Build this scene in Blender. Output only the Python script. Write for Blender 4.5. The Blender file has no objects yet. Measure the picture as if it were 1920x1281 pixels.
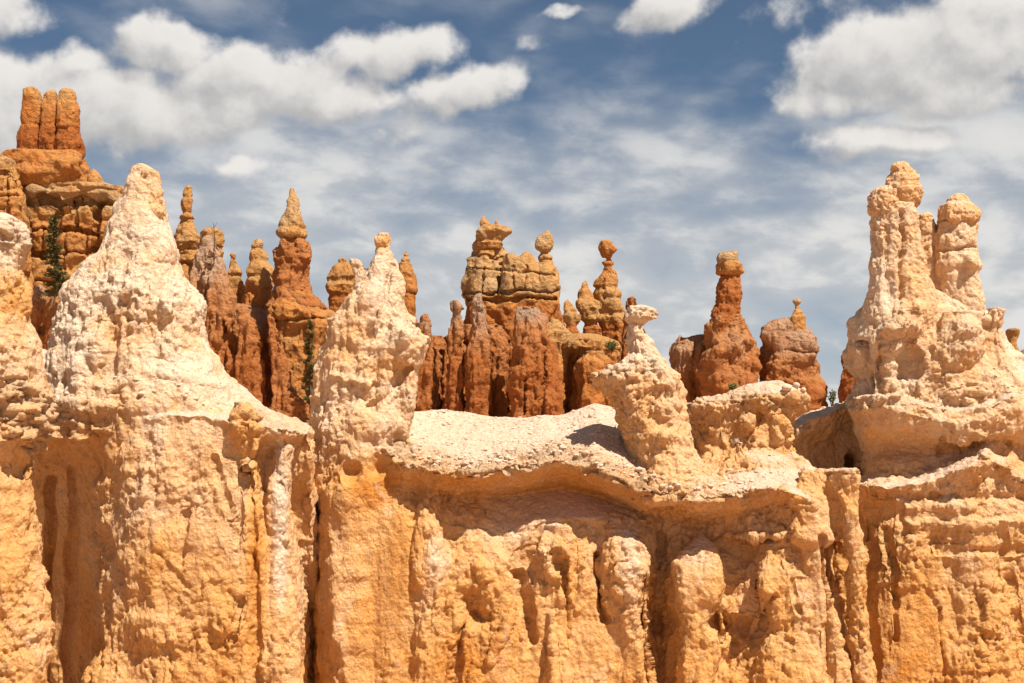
import bpy, math, random, time
import numpy as np
from mathutils import Vector
T0 = time.time()
R = math.radians
# ------------------------------------------------------------------ camera
PITCH = R(6.0); FOC = 1.374 * 1920
SC = bpy.context.scene
cam = bpy.data.cameras.new('camera'); cam_ob = bpy.data.objects.new('camera', cam)
SC.collection.objects.link(cam_ob); SC.camera = cam_ob
cam.sensor_width = 36; cam.lens = 36 * 1.374; cam.clip_start = .5; cam.clip_end = 9000
cam_ob.location = (0, 0, 0); cam_ob.rotation_euler = (R(90) + PITCH, 0, 0)
# ------------------------------------------------------------------ light
SUN_EL, SUN_AZ = R(57), R(42)          # azimuth: to the right of straight behind the camera
sd = Vector((math.sin(SUN_AZ) * math.cos(SUN_EL), -math.cos(SUN_AZ) * math.cos(SUN_EL), math.sin(SUN_EL)))
sun = bpy.data.lights.new('sun', 'SUN'); sun.energy = 4.9; sun.angle = R(.5); sun.color = (1, .935, .83)
sun_ob = bpy.data.objects.new('sun', sun); SC.collection.objects.link(sun_ob)
sun_ob.rotation_euler = sd.to_track_quat('Z', 'Y').to_euler()
SC.view_settings.view_transform = 'Standard'; SC.view_settings.look = 'None'
SC.view_settings.exposure = 0.74; SC.view_settings.gamma = 1
SC.cycles.max_bounces = 5; SC.cycles.diffuse_bounces = 4


def P(px, py, Y):
    """the point at depth Y that lies in the direction of a photograph position (1920 wide)"""
    cx = (px - 960) / FOC; cy = (640.5 - py) / FOC
    dy = math.cos(PITCH) - cy * math.sin(PITCH); dz = math.sin(PITCH) + cy * math.cos(PITCH)
    t = Y / dy
    return (cx * t, Y, dz * t)


def proj(v):
    c, s = math.cos(PITCH), math.sin(PITCH)
    d = v[:, 1] * c + v[:, 2] * s; u = -v[:, 1] * s + v[:, 2] * c
    d = np.maximum(d, .1)
    return 960 + v[:, 0] / d * FOC, 640.5 - u / d * FOC


# ------------------------------------------------------------------ sky with clouds
class NT:
    def __init__(s, tree): s.t = tree; s.n = tree.nodes; s.l = tree.links
    def new(s, typ, **kw):
        n = s.n.new(typ)
        for k, v in kw.items(): setattr(n, k, v)
        return n
    def put(s, sock, v):
        if hasattr(v, 'is_output') or isinstance(v, bpy.types.NodeSocket): s.l.new(v, sock)
        elif v is not None: sock.default_value = v
    def m(s, op, a, b=None, c=None, clamp=False):
        n = s.new('ShaderNodeMath', operation=op, use_clamp=clamp)
        for i, v in enumerate((a, b, c)):
            if v is not None: s.put(n.inputs[i], v)
        return n.outputs[0]
    def mix(s, f, a, b, blend='MIX'):
        n = s.new('ShaderNodeMix', data_type='RGBA', blend_type=blend)
        s.put(n.inputs[0], f); s.put(n.inputs[6], a); s.put(n.inputs[7], b)
        return n.outputs[2]
    def noise(s, vec, scale, detail=5, rough=.55, dist=0.):
        n = s.new('ShaderNodeTexNoise')
        s.put(n.inputs['Vector'], vec); n.inputs['Scale'].default_value = scale
        n.inputs['Detail'].default_value = detail; n.inputs['Roughness'].default_value = rough
        n.inputs['Distortion'].default_value = dist
        return n.outputs['Fac']
    def smooth(s, v, a, b, lo=0., hi=1.):
        n = s.new('ShaderNodeMapRange', interpolation_type='SMOOTHSTEP')
        for i, x in enumerate((v, a, b, lo, hi)): s.put(n.inputs[i], x)
        return n.outputs[0]
    def comb(s, x, y, z=0.):
        n = s.new('ShaderNodeCombineXYZ')
        for i, v in enumerate((x, y, z)): s.put(n.inputs[i], v)
        return n.outputs[0]


def ang(px, py):
    x, y, z = P(px, py, 1.); r = math.sqrt(x * x + y * y + z * z)
    return math.degrees(math.atan2(x, y)), math.degrees(math.asin(z / r))


# cumulus masses: direction (given through the photograph), half sizes in degrees, tilt, weight
CUM = [(20, 205, 5., 2.4, 0, 1.15), (620, 190, 3.4, 1.3, 5, 1.), (320, 88, 2.5, 1.2, 0, 1.1), (240, 205, 5.2, 1.8, 0, 1.2), (520, 175, 5., 1.6, 8, 1.15),
       (720, 105, 3.6, 1.2, 10, 1.05), (880, 165, 2.6, 1.15, 12, 1.05), (760, 215, 1.8, 1.0, 35, .75), (440, 235, 3.0, .9, 0, .9), (430, 145, 3.2, 1.3, 0, 1.05), (130, 120, 2.6, .9, 10, .9),
       (455, 312, 1.3, .4, 0, .75), (1250, 8, 2.6, 1.1, 15, .95), (1055, 28, 1.3, .4, 10, .75), (20, 20, 2.2, 1.2, 20, .85),
       (1670, 105, 4.3, 2.2, 8, 1.15), (1830, 70, 3.8, 2.6, 0, 1.15), (1560, 185, 2.8, 1.1, -5, .95), (1650, 265, 3.6, .8, 0, 1.), (1790, 170, 2.8, 1.3, 0, .95),
       (1500, 20, 3.6, .9, 10, .6), (1000, 90, 1.2, .5, 0, .5)]
grp = bpy.data.node_groups.new('cloud_density', 'ShaderNodeTree')
grp.interface.new_socket('UV', in_out='INPUT', socket_type='NodeSocketVector')
grp.interface.new_socket('Cumulus', in_out='OUTPUT', socket_type='NodeSocketFloat')
g = NT(grp); gi = g.new('NodeGroupInput'); go = g.new('NodeGroupOutput')
nz = g.new('ShaderNodeTexNoise'); nz.inputs['Scale'].default_value = .35; nz.inputs['Detail'].default_value = 4
g.l.new(gi.outputs[0], nz.inputs['Vector'])
wv = g.new('ShaderNodeVectorMath', operation='MULTIPLY_ADD')
g.l.new(nz.outputs['Color'], wv.inputs[0]); wv.inputs[1].default_value = (3.0, 2.0, 0); g.l.new(gi.outputs[0], wv.inputs[2])
wo = g.new('ShaderNodeVectorMath', operation='ADD'); g.l.new(wv.outputs[0], wo.inputs[0]); wo.inputs[1].default_value = (-1.5, -1.0, 0)
acc = None
for (px, py, rx, ry, tilt, w) in CUM:
    u, v = ang(px, py)
    mp = g.new('ShaderNodeMapping', vector_type='TEXTURE')
    g.l.new(wo.outputs[0], mp.inputs[0])
    mp.inputs['Location'].default_value = (u, v, 0); mp.inputs['Rotation'].default_value = (0, 0, R(tilt)); mp.inputs['Scale'].default_value = (rx, ry, 1)
    ln = g.new('ShaderNodeVectorMath', operation='LENGTH'); g.l.new(mp.outputs[0], ln.inputs[0])
    b = g.m('MULTIPLY', g.smooth(ln.outputs['Value'], 1.55, .1), w)
    acc = b if acc is None else g.m('SMOOTH_MAX', acc, b, .25)
fb = g.noise(gi.outputs[0], .55, 7, .54)
d = g.m('ADD', acc, g.m('MULTIPLY', g.m('SUBTRACT', fb, .5), 1.25))
g.l.new(d, go.inputs[0])

W = bpy.data.worlds.new('World'); SC.world = W; W.use_nodes = True
W.cycles.sampling_method = 'MANUAL'; W.cycles.sample_map_resolution = 512
w = NT(W.node_tree)
for n in list(w.n): w.n.remove(n)
out = w.new('ShaderNodeOutputWorld')
sky = w.new('ShaderNodeTexSky', sky_type='NISHITA', sun_disc=False)
sky.sun_elevation = SUN_EL; sky.sun_rotation = math.atan2(sd.x, sd.y)
sky.air_density = 1.0; sky.dust_density = .3; sky.ozone_density = 2.5; sky.altitude = 2400
tc = w.new('ShaderNodeTexCoord'); sp = w.new('ShaderNodeSeparateXYZ'); w.l.new(tc.outputs['Generated'], sp.inputs[0])
az = w.m('MULTIPLY', w.m('ARCTAN2', sp.outputs[0], sp.outputs[1]), 57.2958)
el = w.m('MULTIPLY', w.m('ARCSINE', sp.outputs[2]), 57.2958)
uv = w.comb(az, el)
uv2 = w.comb(w.m('ADD', az, .55), w.m('ADD', el, .75))
g1 = w.new('ShaderNodeGroup'); g1.node_tree = grp; w.l.new(uv, g1.inputs[0])
g2 = w.new('ShaderNodeGroup'); g2.node_tree = grp; w.l.new(uv2, g2.inputs[0])
D1, D2 = g1.outputs[0], g2.outputs[0]
cum = w.smooth(D1, .32, .82)
core = w.smooth(D1, .45, 1.5)
lit = w.m('SUBTRACT', D1, D2)
lit = w.smooth(lit, -.45, .55)
# thin layered cloud lower in the sky, in streaks
st = w.comb(w.m('ADD', w.m('MULTIPLY', az, .48), w.m('MULTIPLY', el, -.10)), w.m('ADD', el, w.m('MULTIPLY', az, .10)))
s1 = w.noise(st, .20, 6, .49, .15)
s2 = w.noise(st, .8, 6, .58, .2)
cover = w.m('ADD', w.smooth(el, 19., 12.5, -.17, .12), w.smooth(el, 14., 7., 0., .20))
cover = w.m('ADD', cover, w.smooth(el, 25., 60., 0., .1))
sden = w.m('ADD', w.m('ADD', s1, w.m('MULTIPLY', w.m('SUBTRACT', s2, .5), .18)), cover)
strat = w.smooth(sden, .33, .86, 0.05, .95)
stc = w.mix(w.smooth(w.m('ADD', s2, w.m('MULTIPLY', w.m('SUBTRACT', s1, .5), 1.2)), .38, .68), (.56, .57, .58, 1), (.76, .745, .72, 1))
cc = w.mix(w.m('MULTIPLY', lit, 1.), (.46, .455, .455, 1), (.84, .81, .775, 1))
cc = w.mix(w.m('MULTIPLY', core, .40), cc, (.64, .625, .61, 1))
hs = w.new('ShaderNodeHueSaturation'); hs.inputs['Saturation'].default_value = .88; w.l.new(sky.outputs[0], hs.inputs['Color'])
skyc = w.mix(1., hs.outputs[0], (.044, .060, .067, 1), 'MULTIPLY')
c1 = w.mix(strat, skyc, stc)
c2 = w.mix(cum, c1, cc)
bg = w.new('ShaderNodeBackground'); w.l.new(c2, bg.inputs[0]); bg.inputs[1].default_value = 0.62
w.l.new(bg.outputs[0], out.inputs[0])

# ------------------------------------------------------------------ noise tools (numpy)
rng = np.random.default_rng(7)
GR = rng.random((64, 64, 64), dtype=np.float32).ravel() * 2 - 1


def tri(grid, N, p):
    i = np.floor(p).astype(np.int64); f = (p - i).astype(np.float32)
    return i % N, (i + 1) % N, f


def vnoise(p):
    a, b, f = tri(GR, 64, p); f = f * f * (3 - 2 * f)
    ax, ay, az_ = a[:, 0] * 4096, a[:, 1] * 64, a[:, 2]; bx, by, bz = b[:, 0] * 4096, b[:, 1] * 64, b[:, 2]
    fx, fy, fz = f[:, 0], f[:, 1], f[:, 2]
    def L(x, y): lo = GR[x + y + az_]; return lo + (GR[x + y + bz] - lo) * fz
    v0 = L(ax, ay); v0 = v0 + (L(ax, by) - v0) * fy
    v1 = L(bx, ay); v1 = v1 + (L(bx, by) - v1) * fy
    return v0 + (v1 - v0) * fx


ROT = np.array([[.36, .48, -.8], [-.8, .6, 0], [.48, .64, .6]])


def fbm(p, octv=3, gain=.5, mode=0):
    s = 0; a = 1.; n = 0; p = p @ ROT
    for k in range(octv):
        v = vnoise(p)
        if mode == 1: v = np.abs(v) * 2 - .8          # billow: round lumps, sharp creases
        if mode == 2: v = .7 - np.abs(v) * 2          # ridged
        s = s + a * v; n += a; a *= gain; p = p @ ROT.T * 2.07 + 11.3
    return s / n


VN, VC = 80, 10
def make_vor():
    pts = rng.random((VC, VC, VC, 3)).astype(np.float32) * .9 + .05
    ids = rng.random((VC, VC, VC)).astype(np.float32)
    ax = np.arange(VN) * VC / VN
    X = np.stack(np.meshgrid(ax, ax, ax, indexing='ij'), -1).reshape(-1, 3).astype(np.float32)
    c = np.floor(X).astype(int); f1 = np.full(len(X), 9., np.float32); f2 = f1.copy(); idv = np.zeros(len(X), np.float32)
    for i in (-1, 0, 1):
        for j in (-1, 0, 1):
            for k in (-1, 0, 1):
                cc_ = c + (i, j, k); m_ = cc_ % VC
                q = pts[m_[:, 0], m_[:, 1], m_[:, 2]] + cc_
                dd = np.sqrt(((q - X) ** 2).sum(1)); idn = ids[m_[:, 0], m_[:, 1], m_[:, 2]]
                cl = dd < f1
                f2 = np.where(cl, f1, np.minimum(f2, dd)); f1 = np.where(cl, dd, f1); idv = np.where(cl, idn, idv)
    return (f2 - f1), idv
VOR, VID = make_vor()


def vsample(grid, p):
    p = p * (VN / VC)
    i = np.floor(p).astype(np.int64); f = (p - i).astype(np.float32); j = (i + 1) % VN; i = i % VN
    def gv(a, b, c): return grid[(a * VN + b) * VN + c]
    fx, fy, fz = f.T; s = 0
    for (a, wa) in ((i[:, 0], 1 - fx), (j[:, 0], fx)):
        for (b, wb) in ((i[:, 1], 1 - fy), (j[:, 1], fy)):
            for (c, wc) in ((i[:, 2], 1 - fz), (j[:, 2], fz)):
                s = s + gv(a, b, c) * wa * wb * wc
    return s


def sst(x, a, b):
    t = np.clip((x - a) / (b - a), 0, 1); return t * t * (3 - 2 * t)


# ------------------------------------------------------------------ object helpers
def link(o, parent=None):
    SC.collection.objects.link(o)
    if parent is not None: o.parent = parent
    return o


def props(o, label=None, cat=None, group=None, kind=None):
    if label: o['label'] = label
    if cat: o['category'] = cat
    if group: o['group'] = group
    if kind: o['kind'] = kind
    return o


def thing(name, label, cat, group=None, loc=(0, 0, 0)):
    o = link(bpy.data.objects.new(name, None)); o.location = loc; o.empty_display_size = .5
    return props(o, label, cat, group, 'thing')


def raw_mesh(name, verts, faces):
    me = bpy.data.meshes.new(name); me.from_pydata([tuple(v) for v in verts], [], faces); me.update(); return me


# ------------------------------------------------------------------ rock builder
class Rock:
    def __init__(s): s.v = []; s.f = []

    def loft(s, rows, Y, k=.9, zb=None, n=40, sq=2.3, dmax=None, step=6, dep=None, wob=.025):
        """a body of rings; rows of (py, left, right[, depth shift]); zb: carry it down to that height"""
        rows = [tuple(r) + (0,) * (4 - len(r)) for r in rows]
        if zb is not None:
            r = rows[-1]; q = P(0, r[0], Y)[2]; dpy = (q - zb) / Y * FOC
            if dpy > 0: rows.append((r[0] + dpy, r[1] - dpy * .04, r[2] + dpy * .04, r[3]))
        a = np.array(rows, float); out_ = [a[0]]
        for i in range(len(a) - 1):
            m_ = max(1, int(abs(a[i + 1][0] - a[i][0]) / step))
            for j in range(1, m_ + 1): out_.append(a[i] + (a[i + 1] - a[i]) * j / m_)
        b0 = len(s.v)
        th = np.linspace(0, 2 * math.pi, n, endpoint=False)
        cx, sx = np.cos(th), np.sin(th)
        cx = np.sign(cx) * np.abs(cx) ** (2 / sq); sx = np.sign(sx) * np.abs(sx) ** (2 / sq)
        ph = rng.random(6) * 6.28; zs = 6.28 / 70
        for (py, xl, xr, dy) in out_:
            rr_ = 1 + wob * (.5 * np.sin(2 * th + ph[0] + 1.2 * math.sin(py * zs + ph[4])) + .6 * np.sin(3 * th + ph[1] + py * zs * .6) + .4 * np.sin(5 * th + ph[2] + math.sin(py * zs * 1.7 + ph[5]) * 1.5))
            yc = Y + dy; l = P(xl, py, yc); r = P(xr, py, yc)
            hx = max((r[0] - l[0]) / 2, .01); mx = (r[0] + l[0]) / 2 + hx * wob * .5 * math.sin(py / 19. + ph[3]); hy = hx * k
            if dmax: hy = min(hy, dmax)
            if dep: hy = np.interp(py, [d_[0] for d_ in dep], [d_[1] for d_ in dep])
            for c_, s_ in zip(cx * rr_, sx * rr_): s.v.append((mx + hx * c_, yc + hy * s_, l[2]))
        m_ = len(out_)
        for i in range(m_ - 1):
            for j in range(n):
                p0 = b0 + i * n + j; p1 = b0 + i * n + (j + 1) % n
                s.f.append((p0, p0 + n, p1 + n, p1))
        s.f.append(tuple(b0 + j for j in range(n)))
        s.f.append(tuple(b0 + (m_ - 1) * n + j for j in reversed(range(n))))
        return s

    def sweep(s, st, zb, back=4., sub=12, lip=()):
        """a wall: stations of equal-length front profiles (px, py, Y), top first, closed down to zb and behind"""
        A = np.array(st, float); S, K, _ = A.shape
        x = np.arange(S); xx = np.linspace(0, S - 1, (S - 1) * sub + 1)
        B = np.stack([[np.interp(xx, x, A[:, k_, c]) for c in range(3)] for k_ in range(K)])    # K,3,n
        for _ in range(3):
            C = B.copy(); C[:, :, 1:-1] = (B[:, :, :-2] + 2 * B[:, :, 1:-1] + B[:, :, 2:]) / 4; B = C
        q_ = np.stack([B[lip[0], 0] / 38., np.zeros(len(xx)), np.full(len(xx), 3.3)], 1) if lip else None
        for k_ in lip:
            B[k_, 1] += 11 * fbm(q_, 3); B[k_, 2] += .42 * fbm(q_ + 9, 3)
        b0 = len(s.v); n = len(xx); L = K + 3
        for i in range(n):
            pts = [P(*B[k_, :, i]) for k_ in range(K)]
            top, last = pts[0], pts[-1]
            pts.append((last[0], last[1] - .3, zb))
            pts.append((top[0], top[1] + back + 1, zb)); pts.append((top[0], top[1] + back * .45, top[2] - .6))
            s.v.extend(pts)
        for i in range(n - 1):
            for k_ in range(L):
                a_ = b0 + i * L + k_; b_ = b0 + i * L + (k_ + 1) % L
                s.f.append((a_, b_, b_ + L, a_ + L))
        s.f.append(tuple(b0 + k_ for k_ in reversed(range(L))))
        s.f.append(tuple(b0 + (n - 1) * L + k_ for k_ in range(L)))
        return s

    def blob(s, px, py, Y, rx, ry, rd=None, n=20):
        k = (rd if rd else rx / FOC * Y) / (rx / FOC * Y)
        rows = [(py + ry * math.cos(t), px - max(rx * math.sin(t), .2), px + max(rx * math.sin(t), .2)) for t in np.linspace(math.pi, 0, 13)]
        return s.loft(rows, Y, k=k, n=n, sq=2, step=99)


DEF = dict(lump=(.22, 1.3), billow=(.16, .75), crack=(.05, .8), flute=(0, .5), strata=(0, .5), block=(0, 1.), fine=(.075, .24), chunk=(.062, .42), vs=.45)


def build(name, rock, mat, parent=None, voxel=.06, st=None, relief=(), strokes=(), tone=((0, .5), (1300, .5)), tspots=(), crust=(), fg=True, smooth=2, seed=0., dustn=(.62, .86), amp=None, calm=()):
    q = dict(DEF); q.update(st or {})
    me = raw_mesh('tmp', rock.v, rock.f); o = bpy.data.objects.new('tmp', me); SC.collection.objects.link(o)
    m_ = o.modifiers.new('r', 'REMESH'); m_.mode = 'VOXEL'; m_.voxel_size = voxel; m_.use_smooth_shade = True
    if smooth:
        sm = o.modifiers.new('s', 'SMOOTH'); sm.factor = .5; sm.iterations = smooth
    dg = bpy.context.evaluated_depsgraph_get()
    me2 = bpy.data.meshes.new_from_object(o.evaluated_get(dg)); me2.name = name
    bpy.data.objects.remove(o); bpy.data.meshes.remove(me)
    N = len(me2.vertices); v = np.empty(N * 3, np.float32); me2.vertices.foreach_get('co', v); v = v.reshape(-1, 3).astype(np.float64)

    def normals():
        me2.vertices.foreach_set('co', v.astype(np.float32).ravel()); me2.update()
        n_ = np.empty(N * 3, np.float32); me2.vertex_normals.foreach_get('vector', n_); return n_.reshape(-1, 3).astype(np.float64)
    nrm = normals()
    dust = sst(nrm[:, 2], *dustn)
    px, py = proj(v)
    # relief: hand-placed hollows (negative) and bosses (positive) on the faces turned to the front
    face = sst(-nrm[:, 1], -.05, .35)
    if len(relief) or len(strokes):
        wx = fbm(v * .9 / 1. + 5, 3) * 14; wy = fbm(v * .9 + 31, 3) * 14
        dpt = np.zeros(N)
        for (x, y, rx, ry, a) in relief:
            t = ((px + wx * .8 - x) / rx) ** 2 + ((py + wy * .8 - y) / ry) ** 2
            dpt += a * np.clip(1 - t, 0, 1) ** 1.3
        for (x1, y1, x2, y2, wd, a) in strokes:
            dx, dy = x2 - x1, y2 - y1; L2 = dx * dx + dy * dy
            qx, qy = px + wx * .6, py + wy * .6
            t = np.clip(((qx - x1) * dx + (qy - y1) * dy) / L2, 0, 1)
            dd = np.hypot(qx - x1 - t * dx, qy - y1 - t * dy) / wd
            dpt += a * np.clip(1 - dd * dd, 0, 1) ** 1.5
        v[:, 1] -= dpt * face
        nrm = normals()
    p = v + seed
    cr = np.zeros(N)
    for (x1, y1, x2, y2, wd, a) in crust:
        dx, dy = x2 - x1, y2 - y1; t = np.clip(((px - x1) * dx + (py - y1) * dy) / (dx * dx + dy * dy), 0, 1)
        dd = np.hypot(px - x1 - t * dx, py - y1 - t * dy) / wd
        cr = np.maximum(cr, a * np.clip(1.5 - dd, 0, 1))
    dust = dust * (1 - .8 * cr)
    am = np.interp(py, [t_[0] for t_ in amp], [t_[1] for t_ in amp]) if amp else np.ones(N)
    for (x, y, rx, ry, a) in calm: am = am * (1 - a * sst(1.15 - np.hypot((px - x) / rx, (py - y) / ry), 0, .5))
    keep = (1 - .86 * dust) * am
    hor = nrm.copy(); hor[:, 2] *= .25
    warp = np.stack([fbm(p * .5 / (1 if fg else 2.5), 2), fbm(p * .5 / (1 if fg else 2.5) + 40, 2), fbm(p * .5 / (1 if fg else 2.5) + 80, 2)], 1)
    a, L = q['lump']; vs = q['vs']
    disp = a * fbm(p * (1, 1, vs) / L, 3) * (1 - .4 * dust) * am
    a, L = q['billow']
    if a: disp += .75 * a * fbm((p + warp * .4 * L) * (1, 1, .7) / L / 1.15 + 57, 4, .55, 2) * keep
    if a: disp += .55 * a * fbm((p + warp * .3 * L) * (1, 1, .5 + .5 * vs) / L + 17, 3, .5, 1) * keep
    v += nrm * disp[:, None]
    a, L = q['flute']
    if a:
        fl = fbm((p + warp * .3 * L) * (1, 1, .12) / L + 9, 3, .55, 1); v += hor * (a * fl * keep * sst(np.hypot(nrm[:, 0], nrm[:, 1]), .3, .8))[:, None]
    a, L = q['strata']
    if a:
        zz = (p + warp * .35 * L)
        s_ = fbm(zz * (.08, .08, 1) / L + 3, 3, .6) * 1.1; s_ = np.sign(s_) * np.abs(s_) ** .7
        v += hor * (a * s_ * keep)[:, None]
    if fg and cr.max() > 0:     # hard ledges weather into thin broken plates
        pz = p + warp * .25 + fbm(p * .8, 2)[:, None] * .12
        la = vsample(VOR, pz / (.55, .55, .22)) ; lb = vsample(VID, pz / (.55, .55, .22)) - .5
        v += (hor + nrm * .3) * (cr * (.34 * lb + .26 * (np.minimum(la, .5) - .3)))[:, None]
        v += nrm * (cr * .22 * fbm(p / .5 * (1, 1, 2) + 41, 3, .6, 1))[:, None]
    a, L = q['block']
    if a:
        pb = (p + warp * .25 * L) / L * (1, 1, 1.25)
        v += nrm * (a * ((vsample(VID, pb) - .5) * 1.2 - 1.2 * (1 - sst(vsample(VOR, pb), 0, .22))) * keep)[:, None]
    a, L = q['chunk']
    if a:       # angular lumps and broken faces, two sizes
        for L_, a_, off in ((L, a, 0), (L * .45, a * .55, 9)):
            pb = (p + warp * .3 * L + off) / L_ * (1, 1, .8); pb = pb + fbm(pb * .9 + 3, 2)[:, None] * .35
            k_ = vsample(VOR, pb); g__ = .10 + 1.1 * sst(fbm(p * .3 / L + 91 + off, 2), -.25, .4)
            v += nrm * (a_ * (np.minimum(k_, .35) * 1.5 - .35 + (vsample(VID, pb) - .5) * 1.2) * keep * g__)[:, None]
    a, L = q['crack']
    if a:
        pc = (p + warp * .5 * L + fbm(p / L * 2, 2)[:, None] * .2 * L) / L * (1, 1, .5)
        cm = sst(fbm(p * .35 / L + 60, 2), -.15, .35)
        v -= nrm * (a * 1.7 * (1 - sst(vsample(VOR, pc), 0, .12)) * keep * cm)[:, None]
    nrm = normals()
    a, L = q['fine']
    if a:
        f_ = fbm((v + seed) * (1, 1, .8) / L, 4, .7, 2) + .5 * fbm((v + seed) / L * .8 + 7, 2)
        rough = .18 + 1.35 * sst(fbm(v * .18 / L + 21, 3), -.25, .35)
        v += nrm * (a * f_ * (1 - .5 * dust) * rough * (.3 + .7 * am))[:, None]
    nrm = normals()
    # attributes: tone of the rock, crust of the hard ledges, dust lying on gentle slopes
    px, py = proj(v)
    tn = np.interp(py, [t[0] for t in tone], [t[1] for t in tone]) + .30 * fbm(v * (1, 1, .5) * (.5 if fg else .2) + 70 + seed, 4)
    for (x, y, rx, ry, a) in tspots:
        t = ((px - x) / rx) ** 2 + ((py - y) / ry) ** 2; tn += a * np.clip(1 - t, 0, 1)
    cr = np.clip(cr * sst(fbm(v * (1, 1, 3) * (.9 if fg else .4) + 5, 4), -.45, .25), 0, 1)
    for nm, arr in (('tone', tn), ('crust', cr), ('dust', dust)):
        at = me2.attributes.new(nm, 'FLOAT', 'POINT'); at.data.foreach_set('value', np.clip(arr, 0, 1).astype(np.float32))
    me2.polygons.foreach_set('use_smooth', np.ones(len(me2.polygons), bool))
    me2.materials.clear(); me2.materials.append(mat)
    ob = link(bpy.data.objects.new(name, me2), parent)
    print('%-16s %7d verts  %.1fs' % (name, N, time.time() - T0))
    return ob


# ------------------------------------------------------------------ materials
def rock_mat(name, cols, crustc, dustc, scale=1., bump=1., patch=.42):
    m = bpy.data.materials.new(name); m.use_nodes = True; t = NT(m.node_tree)
    for n in list(t.n): t.n.remove(n)
    o = t.new('ShaderNodeOutputMaterial'); b = t.new('ShaderNodeBsdfPrincipled'); t.l.new(b.outputs[0], o.inputs[0])
    b.inputs['Roughness'].default_value = .93; b.inputs['Specular IOR Level'].default_value = .15
    pos = t.new('ShaderNodeNewGeometry').outputs['Position']
    def at(nm): n = t.new('ShaderNodeAttribute'); n.attribute_name = nm; return n.outputs['Fac']
    mp = t.new('ShaderNodeMapping'); t.l.new(pos, mp.inputs[0]); mp.inputs['Scale'].default_value = (1, 1, .45)
    n1 = t.noise(mp.outputs[0], .55 * scale, 8, .62, .4)
    n2 = t.noise(pos, 3.2 * scale, 7, .65)
    n3 = t.noise(pos, 14 * scale, 5, .7)
    f = t.m('ADD', at('tone'), t.m('MULTIPLY', t.m('SUBTRACT', n1, .5), .75))
    f = t.m('ADD', f, t.m('MULTIPLY', t.m('SUBTRACT', n2, .5), .35), clamp=True)
    rp = t.new('ShaderNodeValToRGB'); t.l.new(f, rp.inputs[0]); e = rp.color_ramp.elements
    e[0].position = 0.; e[0].color = (*cols[0], 1); e[1].position = 1.; e[1].color = (*cols[-1], 1)
    for i in range(1, len(cols) - 1):
        k = e.new(i / (len(cols) - 1)); k.color = (*cols[i], 1)
    c = rp.outputs[0]
    # pale powdery patches and rusty stains
    n4 = t.noise(mp.outputs[0], 1.5 * scale, 6, .6, 1.)
    c = t.mix(t.smooth(n4, .56, .72, 0., .38), c, (*dustc, 1))
    n5 = t.noise(mp.outputs[0], 1.1 * scale, 6, .6, 1.5)
    c = t.mix(t.smooth(n5, .60, .76, 0., .45), c, (*cols[-1], 1))
    n6 = t.noise(pos, .8 * scale, 7, .62, .8)
    c = t.mix(t.smooth(n6, .50, .64, 0., patch), c, (*cols[2], 1))
    c = t.mix(t.m('MULTIPLY', at('dust'), .8), c, (*dustc, 1))
    c = t.mix(t.m('MULTIPLY', at('crust'), .6), c, (*crustc, 1))
    val = t.m('ADD', t.m('MULTIPLY', n2, .55), t.m('MULTIPLY', n3, .85))
    val = t.m('ADD', val, .30)
    vv = t.new('ShaderNodeHueSaturation'); t.l.new(c, vv.inputs['Color']); t.l.new(val, vv.inputs['Value'])
    t.l.new(vv.outputs[0], b.inputs['Base Color'])
    vo = t.new('ShaderNodeTexVoronoi', feature='F1'); vo.inputs['Scale'].default_value = 7 * scale; t.l.new(pos, vo.inputs['Vector'])
    h = t.m('ADD', t.m('MULTIPLY', n2, .6), t.m('ADD', t.m('MULTIPLY', n3, .5), t.m('MULTIPLY', vo.outputs[0], .25)))
    wp = t.new('ShaderNodeVectorMath', operation='MULTIPLY_ADD'); wn = t.new('ShaderNodeTexNoise'); wn.inputs['Scale'].default_value = 3 * scale; t.l.new(pos, wn.inputs['Vector'])
    t.l.new(wn.outputs['Color'], wp.inputs[0]); wp.inputs[1].default_value = (.3 / scale,) * 3; t.l.new(mp.outputs[0], wp.inputs[2])
    v2 = t.new('ShaderNodeTexVoronoi', feature='F1'); v2.inputs['Scale'].default_value = 3.6 * scale; t.l.new(wp.outputs[0], v2.inputs['Vector'])
    v3 = t.new('ShaderNodeTexVoronoi', feature='DISTANCE_TO_EDGE'); v3.inputs['Scale'].default_value = 1.4 * scale; t.l.new(wp.outputs[0], v3.inputs['Vector'])
    ck = t.m('MULTIPLY', t.smooth(v3.outputs[0], 0., .045), t.smooth(n4, .45, .55))
    h = t.m('SUBTRACT', h, t.m('MULTIPLY', v2.outputs[0], .55)); h = t.m('ADD', h, t.m('MULTIPLY', ck, .10))
    bp = t.new('ShaderNodeBump'); bp.inputs['Strength'].default_value = 1.; bp.inputs['Distance'].default_value = .16 / scale
    t.l.new(h, bp.inputs['Height']); t.l.new(bp.outputs[0], b.inputs['Normal'])
    return m


M_PALE = rock_mat('pale_limestone', [(.70, .53, .38), (.68, .42, .225), (.65, .335, .115), (.56, .22, .04)], (.38, .27, .17), (.66, .48, .36))
M_ORNG = rock_mat('orange_limestone', [(.46, .31, .165), (.475, .24, .080), (.44, .158, .038), (.32, .098, .023)], (.264, .200, .128), (.400, .200, .072), .45, 1., .0)
M_RED = rock_mat('red_siltstone', [(.42, .27, .175), (.41, .175, .065), (.36, .12, .031), (.28, .075, .018)], (.281, .218, .156), (.343, .156, .062), .45, 1., .15)


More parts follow.
